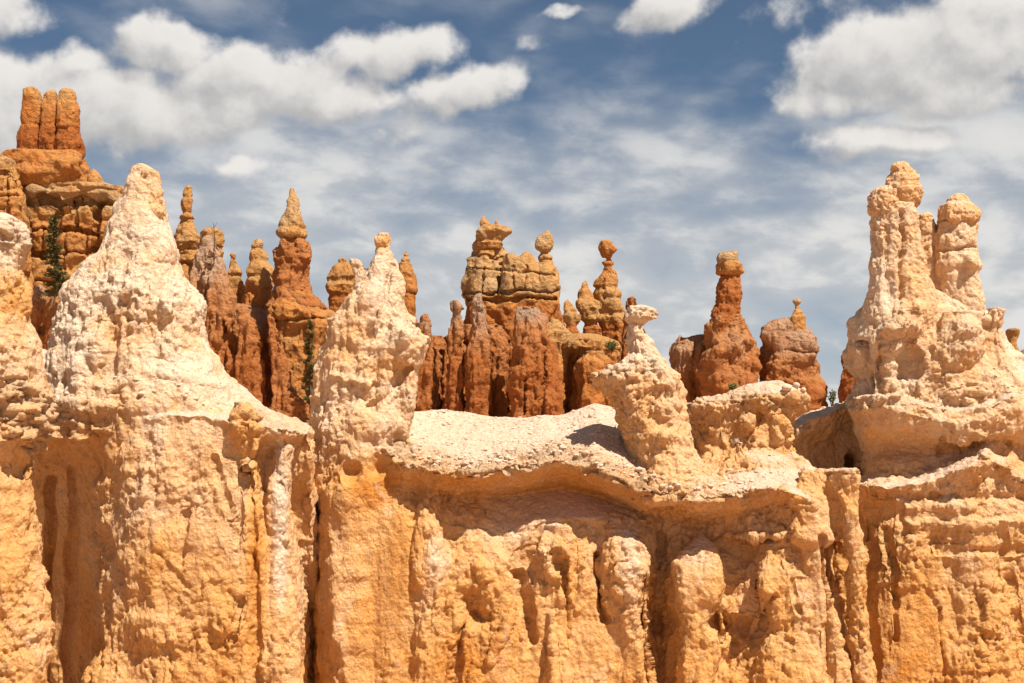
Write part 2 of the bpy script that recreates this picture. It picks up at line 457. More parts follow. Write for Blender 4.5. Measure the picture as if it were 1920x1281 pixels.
def plain(name, col, rough=.8, nscale=8, var=.4, bump=.3):
    m = bpy.data.materials.new(name); m.use_nodes = True; t = NT(m.node_tree); b = t.n['Principled BSDF']
    pos = t.new('ShaderNodeNewGeometry').outputs['Position']; n = t.noise(pos, nscale, 5)
    c = t.mix(n, tuple(x * (1 - var) for x in col) + (1,), tuple(min(1, x * (1 + var)) for x in col) + (1,))
    t.l.new(c, b.inputs['Base Color']); b.inputs['Roughness'].default_value = rough; b.inputs['Specular IOR Level'].default_value = .2
    bp = t.new('ShaderNodeBump'); bp.inputs['Strength'].default_value = bump; t.l.new(n, bp.inputs['Height']); t.l.new(bp.outputs[0], b.inputs['Normal'])
    return m
M_BARK = plain('bark', (.10, .07, .05)); M_LEAF = plain('needles', (.095, .078, .02), .7, 3, .5); M_LEAF2 = plain('shrub_leaves', (.11, .11, .028), .7, 3, .5)

# ------------------------------------------------------------------ ground
def ground():
    xs = np.concatenate([[-4000, -1500, -600, -300], np.arange(-160, 161, 2.5), [300, 600, 1500, 4000]])
    ys = np.concatenate([[-4000, -1000, -300, -100], np.arange(-40, 201, 2.5), [260, 400, 900, 2000, 6000]])
    X, Y = np.meshgrid(xs, ys)
    z = np.interp(Y, [-4000, -40, 0, 38, 60, 78, 100, 160, 260, 400, 6000], [-5, -2, -1.8, -9.6, -9.6, -6, 2.4, 2.6, -8, -30, -60])
    v = np.stack([X.ravel(), Y.ravel(), z.ravel()], 1); nz_ = fbm(v * (.08, .08, .08) + 3, 4)
    near = np.exp(-(v[:, 0] ** 2 + v[:, 1] ** 2) / 300)
    v[:, 2] += nz_ * 1.2 * (1 - near)
    nx = len(xs); f = [(j * nx + i, j * nx + i + 1, (j + 1) * nx + i + 1, (j + 1) * nx + i) for j in range(len(ys) - 1) for i in range(nx - 1)]
    me = raw_mesh('ground', v, f); me.polygons.foreach_set('use_smooth', np.ones(len(f), bool)); me.materials.append(M_SOIL)
    o = link(bpy.data.objects.new('ground', me)); o['kind'] = 'structure'
M_SOIL = plain('sandy_soil', (.50, .30, .17), .95, 2, .15, .6)
ground()

ZB = -10.2
exec_parts = []
# ================================================================== FOREGROUND
VX = .044
# ---- the pillar cut by the left edge
t = thing('rock_pillar', 'ochre rock pillar with knobbly whitish head, cut by the left edge of the picture', 'rock pillar')
r = Rock()
r.loft([(560, -70, 50), (590, -80, 52), (610, -110, 58), (650, -130, 76), (700, -150, 84), (740, -160, 92), (790, -165, 96), (830, -160, 84), (860, -150, 60), (885, -145, 54),
        (940, -150, 62), (1000, -150, 66), (1060, -150, 74), (1120, -150, 84), (1180, -150, 95), (1230, -155, 93), (1290, -160, 88)], 44, k=.8, zb=ZB)
build('shaft', r, M_PALE, t, VX, dict(lump=(.2, 1.2), billow=(.14, .6), strata=(.06, .5)), tone=((400, .1), (560, .45), (640, .25), (740, .35), (900, .55), (1281, .62)),
      crust=[(0, 740, 90, 810, 60, 1.)], relief=[(30, 870, 60, 30, -.5), (20, 1100, 30, 90, .2)])
r = Rock().loft([(404, -20, 22), (412, -45, 38), (430, -60, 50), (462, -66, 58), (480, -60, 46), (505, -60, 40), (530, -66, 54), (575, -70, 58), (610, -75, 50)], 44, k=.8)
build('head', r, M_PALE, t, VX, dict(lump=(.14, .8), billow=(.16, .45)), tone=((400, .0), (490, .12), (520, .6), (600, .6)), crust=[(-10, 440, 50, 450, 26, .6)])

# ---- big white cone on its cliff
t = thing('rock_spire', 'broad whitish cone of rock with blunt tip, on the cliff at the left', 'rock spire')
def stn(px, crest, lip, under, shelf, wall, ex=None):
    (cy, cY), (ly, lY), (uy, uY), (sy, sY) = crest, lip, under, shelf
    ex = ex or [px] * 8
    return [(ex[0], cy, cY), (ex[1], (cy * .55 + ly * .45), (cY * .45 + lY * .55)), (ex[2], ly, lY), (ex[3], ly + 11, lY + .10), (ex[4], uy, uY), (ex[5], sy, sY), (ex[6], sy + 130, (sY * .4 + wall * .6)), (ex[7], 1285, wall)]
r = Rock()
r.sweep([stn(0, (640, 53), (790, 49), (850, 50.4), (900, 50.4), 50.4),
         stn(60, (650, 53), (785, 48.6), (850, 50.2), (900, 50.2), 50.4),
         stn(110, (660, 52.5), (775, 47.9), (850, 49.8), (900, 49.9), 49.9),
         stn(160, (690, 52.5), (800, 47.2), (865, 49.0), (905, 49.1), 49.3),
         stn(195, (700, 52.5), (805, 47.1), (870, 47.7), (920, 47.6), 47.6),
         stn(250, (700, 52.5), (785, 47.0), (850, 46.95), (910, 46.9), 46.9),
         stn(330, (700, 52.5), (775, 47.1), (840, 46.85), (900, 46.75), 46.6),
         stn(400, (705, 52.5), (785, 47.0), (840, 46.85), (900, 46.8), 46.6),
         stn(450, (722, 52), (795, 46.7), (860, 46.95), (910, 46.8), 46.6),
         stn(505, (770, 51), (797, 46.9), (850, 47.6), (900, 47.3), 46.9, [510, 507, 505, 500, 485, 478, 490, 505]),
         stn(550, (785, 51), (808, 47.2), (850, 48.4), (900, 48.0), 47.4, [555, 553, 550, 548, 520, 500, 515, 530]),
         stn(580, (800, 50.5), (815, 48.2), (850, 49.4), (900, 49.2), 48.8, [583, 583, 580, 578, 543, 518, 532, 560])], ZB, back=3, lip=(2, 3))
r.loft([(313, 258, 280), (320, 247, 291), (345, 240, 298), (375, 230, 307), (410, 214, 308), (450, 196, 322), (480, 180, 334), (505, 155, 337), (530, 140, 352), (560, 120, 374), (590, 122, 382),
        (630, 104, 385), (670, 96, 400), (700, 86, 424), (730, 72, 454), (760, 60, 495), (790, 50, 540), (830, 40, 560)], 50.2, dep=[(313, .6), (380, 1.), (450, 1.45), (560, 2.1), (640, 2.35), (700, 2.75), (740, 2.95), (770, 3.15), (830, 3.0)])
r.loft([(755, 440, 470), (775, 428, 492), (800, 428, 498), (840, 438, 492), (862, 450, 480), (880, 460, 472)], 47.0, k=.6)
r.loft([(815, 520, 545), (840, 515, 552), (870, 508, 548), (900, 503, 545), (950, 495, 550), (1000, 500, 545), (1060, 492, 545), (1180, 486, 562), (1285, 470, 576)], 47.7, k=.95, zb=ZB)
r.loft([(865, 210, 300), (890, 184, 360), (910, 176, 400), (1000, 178, 430), (1060, 210, 450), (1150, 215, 460), (1285, 140, 470)], 48.25, k=.5, zb=ZB)
build('rock_body', r, M_PALE, t, VX, dict(lump=(.32, 1.2), billow=(.16, .62), crack=(.08, .9), strata=(.015, .6), flute=(.08, .7)),
      tone=((300, .0), (480, .0), (700, .05), (780, .25), (860, .5), (960, .45), (1100, .52), (1281, .62)),
      calm=[(115, 1060, 60, 240, .6), (380, 1060, 60, 120, .4), (330, 800, 90, 40, .4)],
      amp=((320, .5), (480, .8), (600, 1.15), (740, 1.)),
      tspots=[(270, 370, 60, 60, .18), (280, 620, 130, 60, .22), (465, 800, 45, 60, .35), (110, 1000, 70, 260, .15), (480, 1050, 25, 240, .45), (525, 1000, 18, 200, -.5), (440, 1180, 60, 120, .2), (250, 950, 90, 60, -.12)],
      crust=[(60, 775, 200, 790, 20, .4), (470, 775, 560, 800, 14, .6)],
      relief=[(290, 1010, 60, 90, .15), (200, 690, 40, 30, -.2), (205, 620, 18, 60, -.25), (320, 560, 40, 50, .3), (270, 420, 40, 50, .2), (250, 540, 70, 60, .2), (330, 640, 50, 40, .25), (345, 1040, 26, 30, -.15),
              (440, 1180, 45, 60, .3), (300, 1180, 90, 50, .18), (470, 960, 20, 60, .25)],
      strokes=[(350, 965, 338, 1060, 7, -.13), (300, 1040, 345, 1100, 7, -.09), (470, 880, 485, 1281, 10, -.28), (400, 860, 430, 960, 9, -.18), (140, 880, 125, 1281, 14, -.35), (95, 900, 85, 1281, 12, -.4),
               (345, 440, 300, 560, 14, -.15), (235, 480, 205, 700, 14, -.12), (300, 700, 420, 720, 10, .12), (180, 1000, 230, 1080, 16, -.25), (455, 1120, 440, 1200, 8, -.2), (270, 880, 275, 930, 8, .2)])
r = Rock().loft([(314, 262, 282), (322, 258, 293), (345, 258, 300), (375, 250, 308), (400, 246, 309), (418, 262, 300)], 49.75, k=.8)
build('cap_rock', r, M_PALE, t, VX, dict(lump=(.1, .6), billow=(.12, .4)), tone=((300, .15), (380, .3), (420, .3)))

# ---- centre: spire, saddle of scree, undercut cliff
t = thing('rock_fin', 'pale fin with jagged centre spire, scree saddle and undercut ochre cliff', 'rock fin')
r = Rock()
r.sweep([stn(540, (850, 61), (870, 60), (890, 60), (950, 60), 60), stn(572, (840, 59), (860, 58), (880, 58.4), (950, 58.3), 58),
         stn(598, (770, 56.5), (830, 54.6), (880, 55.0), (950, 55.2), 55.0),
         stn(640, (720, 54), (810, 51.9), (880, 51.9), (950, 51.8), 51.6),
         stn(700, (740, 53.5), (830, 50.8), (890, 50.6), (950, 50.3), 50.0),
         stn(755, (770, 54), (870, 49.8), (912, 50.4), (985, 50.0), 49.6),
         stn(850, (773, 56), (888, 49.1), (930, 50.9), (985, 50.1), 49.4),
         stn(950, (783, 56), (876, 49.2), (930, 51.7), (1000, 50.3), 49.4),
         stn(1050, (781, 56), (860, 49.3), (915, 51.8), (970, 50.2), 49.3),
         stn(1120, (755, 56), (880, 49.0), (930, 51.6), (972, 50.1), 49.3),
         stn(1200, (770, 56), (912, 48.8), (960, 51.2), (1005, 50.3), 49.4),
         stn(1240, (800, 56), (922, 48.8), (975, 51.2), (1030, 51.0), 49.9),
         stn(1300, (840, 56), (934, 48.6), (985, 50.9), (1030, 50.3), 49.2),
         stn(1400, (862, 56), (922, 48.4), (985, 50.8), (1050, 50.4), 49.2),
         stn(1470, (872, 55), (912, 48.4), (955, 49.9), (1000, 49.4), 48.9),
         stn(1530, (892, 54), (950, 48.9), (1000, 49.6), (1040, 49.4), 49.0, [1530, 1530, 1528, 1525, 1510, 1515, 1545, 1570]),
         stn(1560, (900, 53.5), (960, 50), (1000, 50.6), (1040, 50.6), 50.0, [1560, 1560, 1550, 1540, 1530, 1535, 1565, 1600])], ZB, back=3, lip=(2, 3))
# spire
r.loft([(436, 712, 724), (440, 706, 730), (455, 702, 732), (472, 702, 734), (490, 696, 742), (510, 684, 750), (530, 668, 758), (560, 645, 764), (590, 632, 772), (615, 618, 788), (635, 608, 806), (660, 600, 802),
        (690, 588, 790), (720, 584, 784), (760, 582, 781), (800, 584, 776), (850, 584, 790), (900, 590, 780), (960, 594, 776), (1100, 590, 780), (1285, 600, 790)], 52.3, zb=ZB, dep=[(436, .15), (500, .6), (560, 1.1), (640, 1.5), (760, 1.7), (800, 1.95), (900, 2.15), (1285, 2.3), (3000, 2.4)])
r.loft([(484, 654, 668), (490, 649, 678), (500, 650, 684), (520, 660, 690), (560, 650, 690)], 52.4, k=.7)
r.loft([(575, 640, 700), (600, 610, 690), (700, 600, 670), (800, 590, 680)], 52, k=.7)
r.loft([(600, 715, 775), (640, 700, 800), (665, 705, 795), (700, 715, 780), (760, 690, 779), (800, 672, 774), (840, 680, 775), (880, 670, 790), (940, 660, 790), (1000, 660, 770)], 51.4, k=.65)
# buttresses below the ledge
for rows, Yc, k in (
    ([(900, 790, 820), (940, 782, 822), (1000, 775, 830), (1060, 770, 842), (1120, 780, 838), (1285, 765, 850)], 50.0, 1.),
    ([(940, 855, 868), (960, 845, 872), (1010, 845, 872), (1100, 850, 878), (1285, 846, 890)], 50.2, 1.),
    ([(1000, 905, 930), (1015, 885, 950), (1060, 880, 962), (1160, 915, 972), (1285, 905, 990)], 50.0, .8),
    ([(962, 1035, 1050), (985, 1010, 1075), (1040, 1000, 1082), (1110, 1030, 1085), (1200, 1028, 1080), (1285, 1010, 1090)], 49.9, .8),
    ([(965, 1088, 1098), (985, 1078, 1125), (1060, 1075, 1132), (1150, 1080, 1135), (1285, 1075, 1140)], 50.0, .8),
    ([(960, 1148, 1154), (985, 1138, 1170), (1020, 1132, 1208), (1060, 1130, 1218), (1130, 1132, 1210), (1200, 1150, 1210), (1285, 1140, 1225)], 49.7, .7),
    ([(1003, 1310, 1320), (1030, 1290, 1345), (1060, 1272, 1355), (1110, 1262, 1362), (1150, 1275, 1352), (1200, 1270, 1358), (1285, 1262, 1366)], 49.5, .8),
    ([(990, 1462, 1485), (1020, 1425, 1500), (1080, 1415, 1520), (1130, 1425, 1530), (1180, 1440, 1540), (1285, 1400, 1580)], 49.4, .7),
    ([(880, 1500, 1530), (930, 1490, 1548), (990, 1480, 1556), (1012, 1485, 1558), (1030, 1500, 1545), (1100, 1505, 1550), (1285, 1520, 1600)], 49.2, .7),
    ([(1150, 1000, 1020), (1180, 1030, 1060), (1285, 1025, 1065)], 49.2, 1.)):
    y0_ = rows[0][0]; md_ = (rows[0][1] + rows[0][2]) / 2; rows = [(y0_ - 9, md_ - 1.5, md_ + 1.5)] + rows; rows = [q_ + (.9 * max(0, 1 - (q_[0] - y0_) / 85) ** 1.3,) for q_ in rows]
    r.loft(rows, Yc, k=k, zb=ZB)
build('rock_body', r, M_PALE, t, VX, dict(lump=(.26, 1.4), billow=(.15, .62), crack=(.08, .9), strata=(.03, .35), flute=(.16, .8)),
      tone=((430, .1), (480, .12), (640, .06), (760, .12), (850, .24), (900, .58), (1000, .50), (1100, .57), (1281, .66)),
      calm=[(680, 1060, 100, 260, .65), (1050, 935, 180, 35, .7), (1390, 1000, 70, 60, .5)],
      amp=((440, .35), (520, .6), (600, 1.25), (780, 1.1), (850, 1.)),
      tspots=[(718, 455, 20, 20, .4), (730, 690, 60, 30, .25), (650, 640, 50, 120, .12), (700, 900, 60, 60, .4), (690, 1050, 100, 200, .12), (760, 1050, 40, 120, .3), (820, 1050, 30, 60, -.5), (1180, 1060, 30, 90, -.45), (950, 1000, 90, 30, -.25), (860, 1240, 60, 60, .2), (1060, 980, 70, 30, -.25)],
      crust=[(745, 845, 870, 885, 24, 1.), (870, 885, 960, 866, 18, 1.), (960, 868, 1060, 845, 22, 1.), (1060, 850, 1250, 925, 22, 1.), (1250, 925, 1420, 935, 14, .8), (1420, 935, 1480, 905, 10, .7)],
      relief=[(880, 1140, 36, 46, -.6), (900, 1160, 30, 24, -.5), (1370, 1180, 56, 34, -.7), (1350, 1165, 28, 34, -.5), (1235, 1165, 40, 40, -.9), (1240, 1240, 30, 80, -.5), (702, 880, 22, 26, -.45), (655, 885, 20, 26, -.3), (575, 1080, 30, 60, -1.),
              (1045, 1050, 22, 30, -.4), (985, 1060, 30, 40, -.3), (640, 1150, 60, 160, .3), (1430, 1100, 30, 30, .3), (740, 650, 50, 45, .3), (690, 560, 30, 40, .2), (760, 620, 30, 30, .3), (700, 790, 60, 40, .25), (1500, 1090, 18, 40, -.25),
              (640, 930, 40, 60, .25), (840, 1010, 30, 60, -.15), (1390, 1030, 50, 40, -.15)],
      strokes=[(865, 1180, 850, 1281, 12, -.4), (975, 1080, 1000, 1200, 14, -.5), (1120, 1040, 1130, 1160, 10, -.5), (1060, 1050, 1065, 1200, 8, -.35), 
               (1240, 1010, 1235, 1281, 18, -.35), (1380, 1210, 1340, 1281, 12, -.4), (1450, 1120, 1390, 1260, 10, -.35), (770, 690, 700, 760, 10, -.3), (690, 720, 620, 700, 10, .15), (735, 500, 690, 640, 9, -.25), 
               (1035, 1150, 1040, 1281, 8, .25), (960, 1150, 920, 1240, 8, .2), (600, 900, 650, 1281, 16, .15), (1205, 1080, 1215, 1281, 9, -.35), (1545, 1010, 1560, 1281, 10, -.4), (1480, 1050, 1500, 1150, 7, -.2)])
r = Rock().loft([(436, 716, 728), (440, 708, 731), (447, 702, 731), (457, 703, 729), (465, 708, 726)], 52.1, k=1., sq=5)
build('cap_rock', r, M_PALE, t, VX * .8, dict(lump=(.05, .4), billow=(.06, .3), fine=(.03, .15)), tone=((430, .5), (470, .6)))

# ---- small hoodoo on the saddle
t = thing('hoodoo', 'small cream hoodoo with flat overhanging cap stone on the scree saddle', 'hoodoo')
r = Rock()
r.loft([(598, 1184, 1206), (625, 1182, 1212), (645, 1180, 1225), (665, 1176, 1240), (685, 1160, 1250), (694, 1136, 1260), (705, 1112, 1275), (722, 1116, 1284), (742, 1136, 1284), (770, 1150, 1282),
        (800, 1158, 1290), (840, 1180, 1304), (870, 1190, 1322), (900, 1185, 1350), (940, 1170, 1380)], 51.2, dep=[(598, .3), (660, .6), (700, 1.3), (800, 1.3), (860, 1.6), (900, 2.1), (940, 2.6)])
r.loft([(688, 1150, 1180), (700, 1104, 1180), (712, 1104, 1180), (725, 1125, 1190), (745, 1150, 1200)], 51.2, k=.5)
r.loft([(742, 1185, 1240), (780, 1180, 1280), (850, 1195, 1300), (885, 1215, 1310), (930, 1210, 1330)], 50.5, k=.6)
build('shaft', r, M_PALE, t, VX, dict(lump=(.2, .8), billow=(.2, .45), strata=(.08, .4), fine=(.08, .2), chunk=(.1, .4)), tone=((570, .05), (680, .2), (700, .35), (800, .42), (900, .35)),
      crust=[(1110, 700, 1230, 685, 10, .7)], relief=[(1230, 740, 30, 20, -.2), (1250, 820, 30, 20, .2), (1170, 770, 18, 30, -.2)])
r = Rock().loft([(572, 1192, 1208), (577, 1178, 1224), (586, 1172, 1230), (596, 1171, 1228), (604, 1174, 1214), (611, 1180, 1206)], 51.1, k=.8)
build('cap_rock', r, M_PALE, t, VX * .8, dict(lump=(.08, .5), billow=(.08, .3), fine=(.03, .15)), tone=((570, .05), (610, .2)), crust=[(1185, 584, 1225, 590, 10, .5)])

# ---- overhanging knob right of the hoodoo
t = thing('rock_outcrop', 'flat topped ochre outcrop with overhanging rim, behind the ledge right of the small hoodoo', 'rock outcrop')
r = Rock()
r.loft([(719, 1428, 1455), (725, 1405, 1480), (733, 1378, 1498), (742, 1352, 1508), (753, 1322, 1512), (765, 1300, 1512), (776, 1296, 1502), (790, 1302, 1486), (820, 1306, 1480), (850, 1310, 1488), (880, 1300, 1525), (910, 1290, 1560), (1000, 1280, 1590)], 53.5, dep=[(724, 1.2), (745, 2.1), (790, 1.6), (840, 1.8), (880, 2.6), (915, 4.0), (1000, 4.2)])
r.loft([(755, 1280, 1310), (775, 1285, 1330), (850, 1290, 1330), (900, 1290, 1330)], 54.5, k=.8)
r.loft([(752, 1395, 1440), (790, 1402, 1448), (850, 1395, 1470), (900, 1380, 1500)], 52.2, k=.8)
r.loft([(826, 1374, 1394), (850, 1366, 1400), (880, 1350, 1430), (900, 1340, 1450)], 51.4, k=.8)
for b_ in ((1330, 762, 52.6, 26, 16), (1440, 729, 52.8, 34, 13), (1488, 746, 52.9, 24, 15), (1400, 790, 52., 26, 22), (1460, 820, 52., 22, 40)): r.blob(*b_)
build('rock_body', r, M_PALE, t, VX, dict(lump=(.36, 1.), billow=(.26, .6), strata=(.06, .4), fine=(.09, .2), chunk=(.1, .45)), tone=((720, .3), (800, .5), (900, .45)),
      crust=[(1300, 750, 1400, 742, 16, .55), (1400, 745, 1500, 760, 14, .5)], relief=[(1330, 800, 22, 40, -.5), (1375, 800, 18, 40, -.3), (1420, 790, 14, 20, -.2)])

# ---- slender pillar
t = thing('rock_pillar', 'slender ochre pillar with flat top, leaning against the cliff beside a dark cleft', 'rock pillar')
r = Rock()
r.loft([(876, 1560, 1606), (884, 1548, 1612), (920, 1556, 1608), (960, 1568, 1610), (985, 1574, 1612), (1000, 1578, 1618), (1050, 1588, 1624), (1120, 1590, 1626), (1200, 1594, 1630), (1285, 1600, 1642)], 49.6, k=1.1, zb=ZB)
r.loft([(880, 1530, 1575), (900, 1512, 1585), (940, 1515, 1590), (975, 1535, 1592), (1000, 1556, 1594), (1015, 1572, 1596)], 50.1, k=.9)
r.loft([(1010, 1568, 1606), (1100, 1560, 1610), (1285, 1590, 1640)], 50.9, k=.8, zb=ZB)
build('shaft', r, M_PALE, t, VX, dict(lump=(.22, .9), billow=(.15, .5)), tone=((870, .5), (1000, .6), (1281, .75)), crust=[(1555, 884, 1608, 884, 8, .4)], tspots=[(1600, 940, 30, 50, .2)])

# ---- right castle
t = thing('rock_castle', 'cream rock castle with three towers on a banded ochre cliff, at the right', 'rock castle')
r = Rock()
def st7(px, a, ex=0):   # (crest py, lip1 py, neck py, shelf2 py, base py) and Y offset
    c, l1, nk, s2, dY = a
    return [(px, c, 58 + dY), (px, l1, 52.6 + dY), (px, l1 + 25, 52.4 + dY), (px + ex * .5, l1 + 60, 52.75 + dY), (px + ex, nk, 53.9 + dY), (px + ex, s2 - 5, 53.2 + dY), (px, s2 + 12, 52.0 + dY), (px, s2 + 50, 52.5 + dY), (px, s2 + 120, 52.2 + dY), (px, s2 + 220, 52.3 + dY), (px, 1290, 51.9 + dY)]
r.sweep([st7(1592, (745, 752, 850, 895, 2.4), 26), st7(1615, (735, 742, 845, 893, .7), 14), st7(1680, (715, 742, 840, 900, 0)), st7(1740, (715, 760, 850, 888, -.1)), st7(1800, (715, 772, 845, 866, -.3)),
         st7(1850, (705, 762, 822, 842, -.5)), st7(1890, (695, 745, 830, 862, -.2)), st7(1930, (700, 740, 850, 900, .3)), st7(2000, (700, 740, 860, 920, .4)), st7(2090, (700, 740, 860, 920, .8))], ZB, back=3, lip=(6,))
r.loft([(548, 1640, 1760), (575, 1618, 1835), (600, 1602, 1868), (640, 1592, 1885), (665, 1580, 1892), (690, 1590, 1905), (712, 1612, 1925), (735, 1600, 1945), (770, 1592, 1965), (800, 1592, 1965)], 55.6, dep=[(548, 1.), (600, 1.6), (660, 2.0), (700, 2.4), (740, 2.7), (770, 2.4)])
r.loft([(575, 1848, 1872), (582, 1845, 1882), (605, 1848, 1884), (620, 1850, 1878), (660, 1846, 1888), (720, 1840, 1915)], 54.0, k=.9)
r.loft([(580, 1690, 1730), (600, 1670, 1732), (622, 1640, 1725), (640, 1632, 1700), (680, 1640, 1690), (740, 1640, 1700)], 53.6, k=.6)
r.loft([(585, 1770, 1850), (630, 1755, 1850), (680, 1740, 1840), (740, 1745, 1835)], 53.8, k=.6)
r.sweep([[(x_, t_, 60 + d_), (x_, t_ + 16, 56.6 + d_), (x_, t_ + 34, 56.7 + d_), (x_, t_ + 70, 57.6 + d_), (x_, 880, 57.4 + d_), (x_, 1000, 57 + d_)] for x_, t_, d_ in ((1470, 800, 1.), (1500, 782, .3), (1530, 768, 0), (1560, 757, 0), (1600, 738, .2), (1640, 735, .4))], ZB, back=3, lip=(1,))
build('rock_body', r, M_PALE, t, VX, dict(lump=(.32, 1.3), billow=(.18, .62), crack=(.08, 1.), strata=(.045, .6), flute=(.09, .7)),
      tone=((540, .14), (640, .2), (720, .18), (780, .3), (850, .38), (900, .46), (1000, .53), (1100, .62), (1281, .70)),
      calm=[(1700, 830, 90, 50, .6), (1680, 1180, 90, 120, .5), (1720, 680, 40, 50, .4)],
      tspots=[(1600, 650, 30, 50, .2), (1790, 700, 50, 50, .2), (1700, 700, 40, 50, -.2), (1860, 1020, 80, 40, .15)],
      crust=[(1600, 755, 1700, 742, 12, .4), (1700, 755, 1900, 755, 12, .35), (1620, 905, 1850, 850, 10, .5), (1850, 850, 1920, 900, 10, .5), (1500, 765, 1600, 745, 12, .6), (1650, 605, 1720, 590, 12, .5)],
      relief=[(1690, 612, 48, 24, .6), (1705, 690, 32, 65, -.8), (1800, 640, 60, 50, .4), (1750, 725, 30, 26, -.4), (1608, 665, 24, 50, .3), (1652, 690, 12, 60, -.4), (1690, 700, 16, 50, -.2), (1690, 840, 50, 25, -.3), (1570, 860, 60, 50, -.5), (1601, 872, 12, 30, -1.6), (1800, 880, 60, 30, .3), (1700, 1060, 40, 60, .15), (1880, 1150, 30, 50, .2), (1700, 650, 30, 22, .4), (1800, 620, 30, 25, .25)],
      strokes=[(1665, 990, 1680, 1120, 6, -.3), (1680, 1120, 1678, 1200, 6, -.25), (1640, 925, 1920, 935, 10, -.2), (1700, 985, 1920, 980, 12, .2), (1760, 1035, 1920, 1030, 10, -.15), (1840, 1120, 1850, 1281, 6, -.2),
               (1700, 950, 1830, 950, 12, .15), (1770, 820, 1760, 850, 6, -.3), (1760, 1140, 1770, 1281, 6, -.15), (1880, 990, 1920, 1200, 12, -.2), (1630, 1000, 1640, 1281, 14, -.4)])
def tower(rows, caprows, Y, tones, st, kw, k=.9):
    a = build('tower', Rock().loft(rows, Y, k=k), M_PALE, t, VX, st, tone=tones, **kw)
    rc = Rock()
    for c_ in caprows: rc.loft(c_, Y - .1, k=.9)
    b = build('cap_rock', rc, M_PALE, a, VX * .85, dict(lump=(.1, .6), billow=(.12, .36), strata=(.06, .3), fine=(.05, .16), chunk=(.08, .3)), tone=((300, .38), (560, .38)))
tower([(385, 1640, 1712), (410, 1634, 1716), (430, 1636, 1720), (470, 1634, 1728), (520, 1630, 1740), (555, 1624, 1756), (590, 1612, 1764), (640, 1600, 1750)],
      [[(305, 1680, 1696), (312, 1674, 1700), (322, 1676, 1714), (332, 1668, 1721), (350, 1664, 1722), (358, 1668, 1727), (372, 1672, 1727), (384, 1680, 1722), (392, 1684, 1710)],
       [(350, 1644, 1672), (360, 1634, 1684), (378, 1630, 1690), (392, 1628, 1690), (404, 1634, 1686), (412, 1640, 1680)]], 55,
      ((380, .2), (500, .15), (640, .2)), dict(lump=(.15, .9), billow=(.12, .5), crack=(.06, .8), vs=.35), dict(strokes=[(1690, 400, 1690, 560, 7, -.3), (1660, 400, 1668, 560, 12, -.15)], tspots=[(1655, 440, 20, 60, .15)]))
tower([(412, 1722, 1750), (440, 1718, 1753), (470, 1716, 1762), (500, 1716, 1768), (560, 1716, 1785), (620, 1716, 1800)],
      [[(400, 1732, 1742), (406, 1724, 1748), (416, 1720, 1750), (426, 1726, 1746)]], 55.6, ((400, .25), (600, .25)), dict(lump=(.1, .6), billow=(.12, .4)), {}, 1.)
tower([(420, 1762, 1828), (450, 1753, 1828), (480, 1750, 1830), (500, 1750, 1838), (515, 1752, 1832), (560, 1756, 1840), (600, 1768, 1844), (650, 1770, 1850)],
      [[(364, 1788, 1806), (370, 1784, 1812), (380, 1776, 1816), (388, 1764, 1826), (402, 1760, 1836), (414, 1758, 1834), (424, 1764, 1824)]], 55.2,
      ((400, .25), (480, .18), (640, .35)), dict(lump=(.13, .8), billow=(.12, .5), vs=.4), dict(relief=[(1822, 495, 16, 18, .35)], strokes=[(1758, 470, 1830, 466, 4, -.15)]))
# ================================================================== BACKGROUND
VB = .11; ZG = 1.2
SB = dict(lump=(.24, 2.4), billow=(.12, 1.1), crack=(.1, 1.6), strata=(.09, 1.), fine=(.09, .5), chunk=(.07, 1.), vs=.6)      # banded tan
SR = dict(lump=(.3, 2.2), billow=(.12, 1.), crack=(.08, 1.5), flute=(.40, .8), strata=(.12, .9), fine=(.15, .5), chunk=(.08, .9), vs=.35)  # fluted red
SK = dict(lump=(.12, 1.2), billow=(.12, .8), crack=(.06, 1.2), strata=(.07, .8), fine=(.07, .4), chunk=(.06, .7))     # small caps
def bg(name, lofts, mat, parent, st, Y, k=.9, **kw):
    r_ = Rock()
    for L in lofts:
        if isinstance(L, dict): r_.loft(L['r'], L.get('Y', Y), k=L.get('k', k), zb=L.get('zb'), sq=L.get('sq', 2.3), wob=L.get('wob', .14))
        else: r_.loft(L, Y, k=k, wob=.14)
    return build(name, r_, mat, parent, VB, st, fg=False, smooth=1, **kw)

# ---- left mesa
t = thing('rock_butte', 'orange butte of jointed blocks topped by three square towers, at the far left', 'rock butte')
bg('block_wall', [dict(r=[(352, 40, 210), (362, 28, 220), (372, 30, 215), (380, 38, 205), (420, 42, 200), (470, 45, 190), (520, 48, 185), (560, 50, 180), (640, 40, 190)], Y=122, sq=5, k=.6, zb=ZG, wob=.05),
                  dict(r=[(350, 190, 230), (358, 188, 235), (372, 188, 232), (420, 180, 225), (520, 170, 220), (640, 160, 220)], Y=121, sq=4, k=.8, zb=ZG)],
   M_ORNG, t, dict(SB, block=(.28, 3.2)), 122, tone=((350, .25), (375, .1), (420, .5), (500, .4), (560, .6)), crust=[(30, 360, 200, 362, 14, .6)],
   strokes=[(40, 378, 210, 380, 6, -.9), (45, 430, 210, 440, 4, -.6), (45, 478, 200, 470, 4, -.6), (50, 530, 200, 522, 5, -.7), (110, 375, 108, 430, 4, -.6), (140, 378, 142, 440, 4, -.6), (125, 430, 124, 480, 4, -.6), (80, 430, 82, 480, 4, -.5), (182, 380, 180, 540, 5, -.8), (75, 372, 105, 374, 7, -1.), (118, 480, 118, 530, 4, -.5), (160, 440, 160, 470, 4, -.5)])
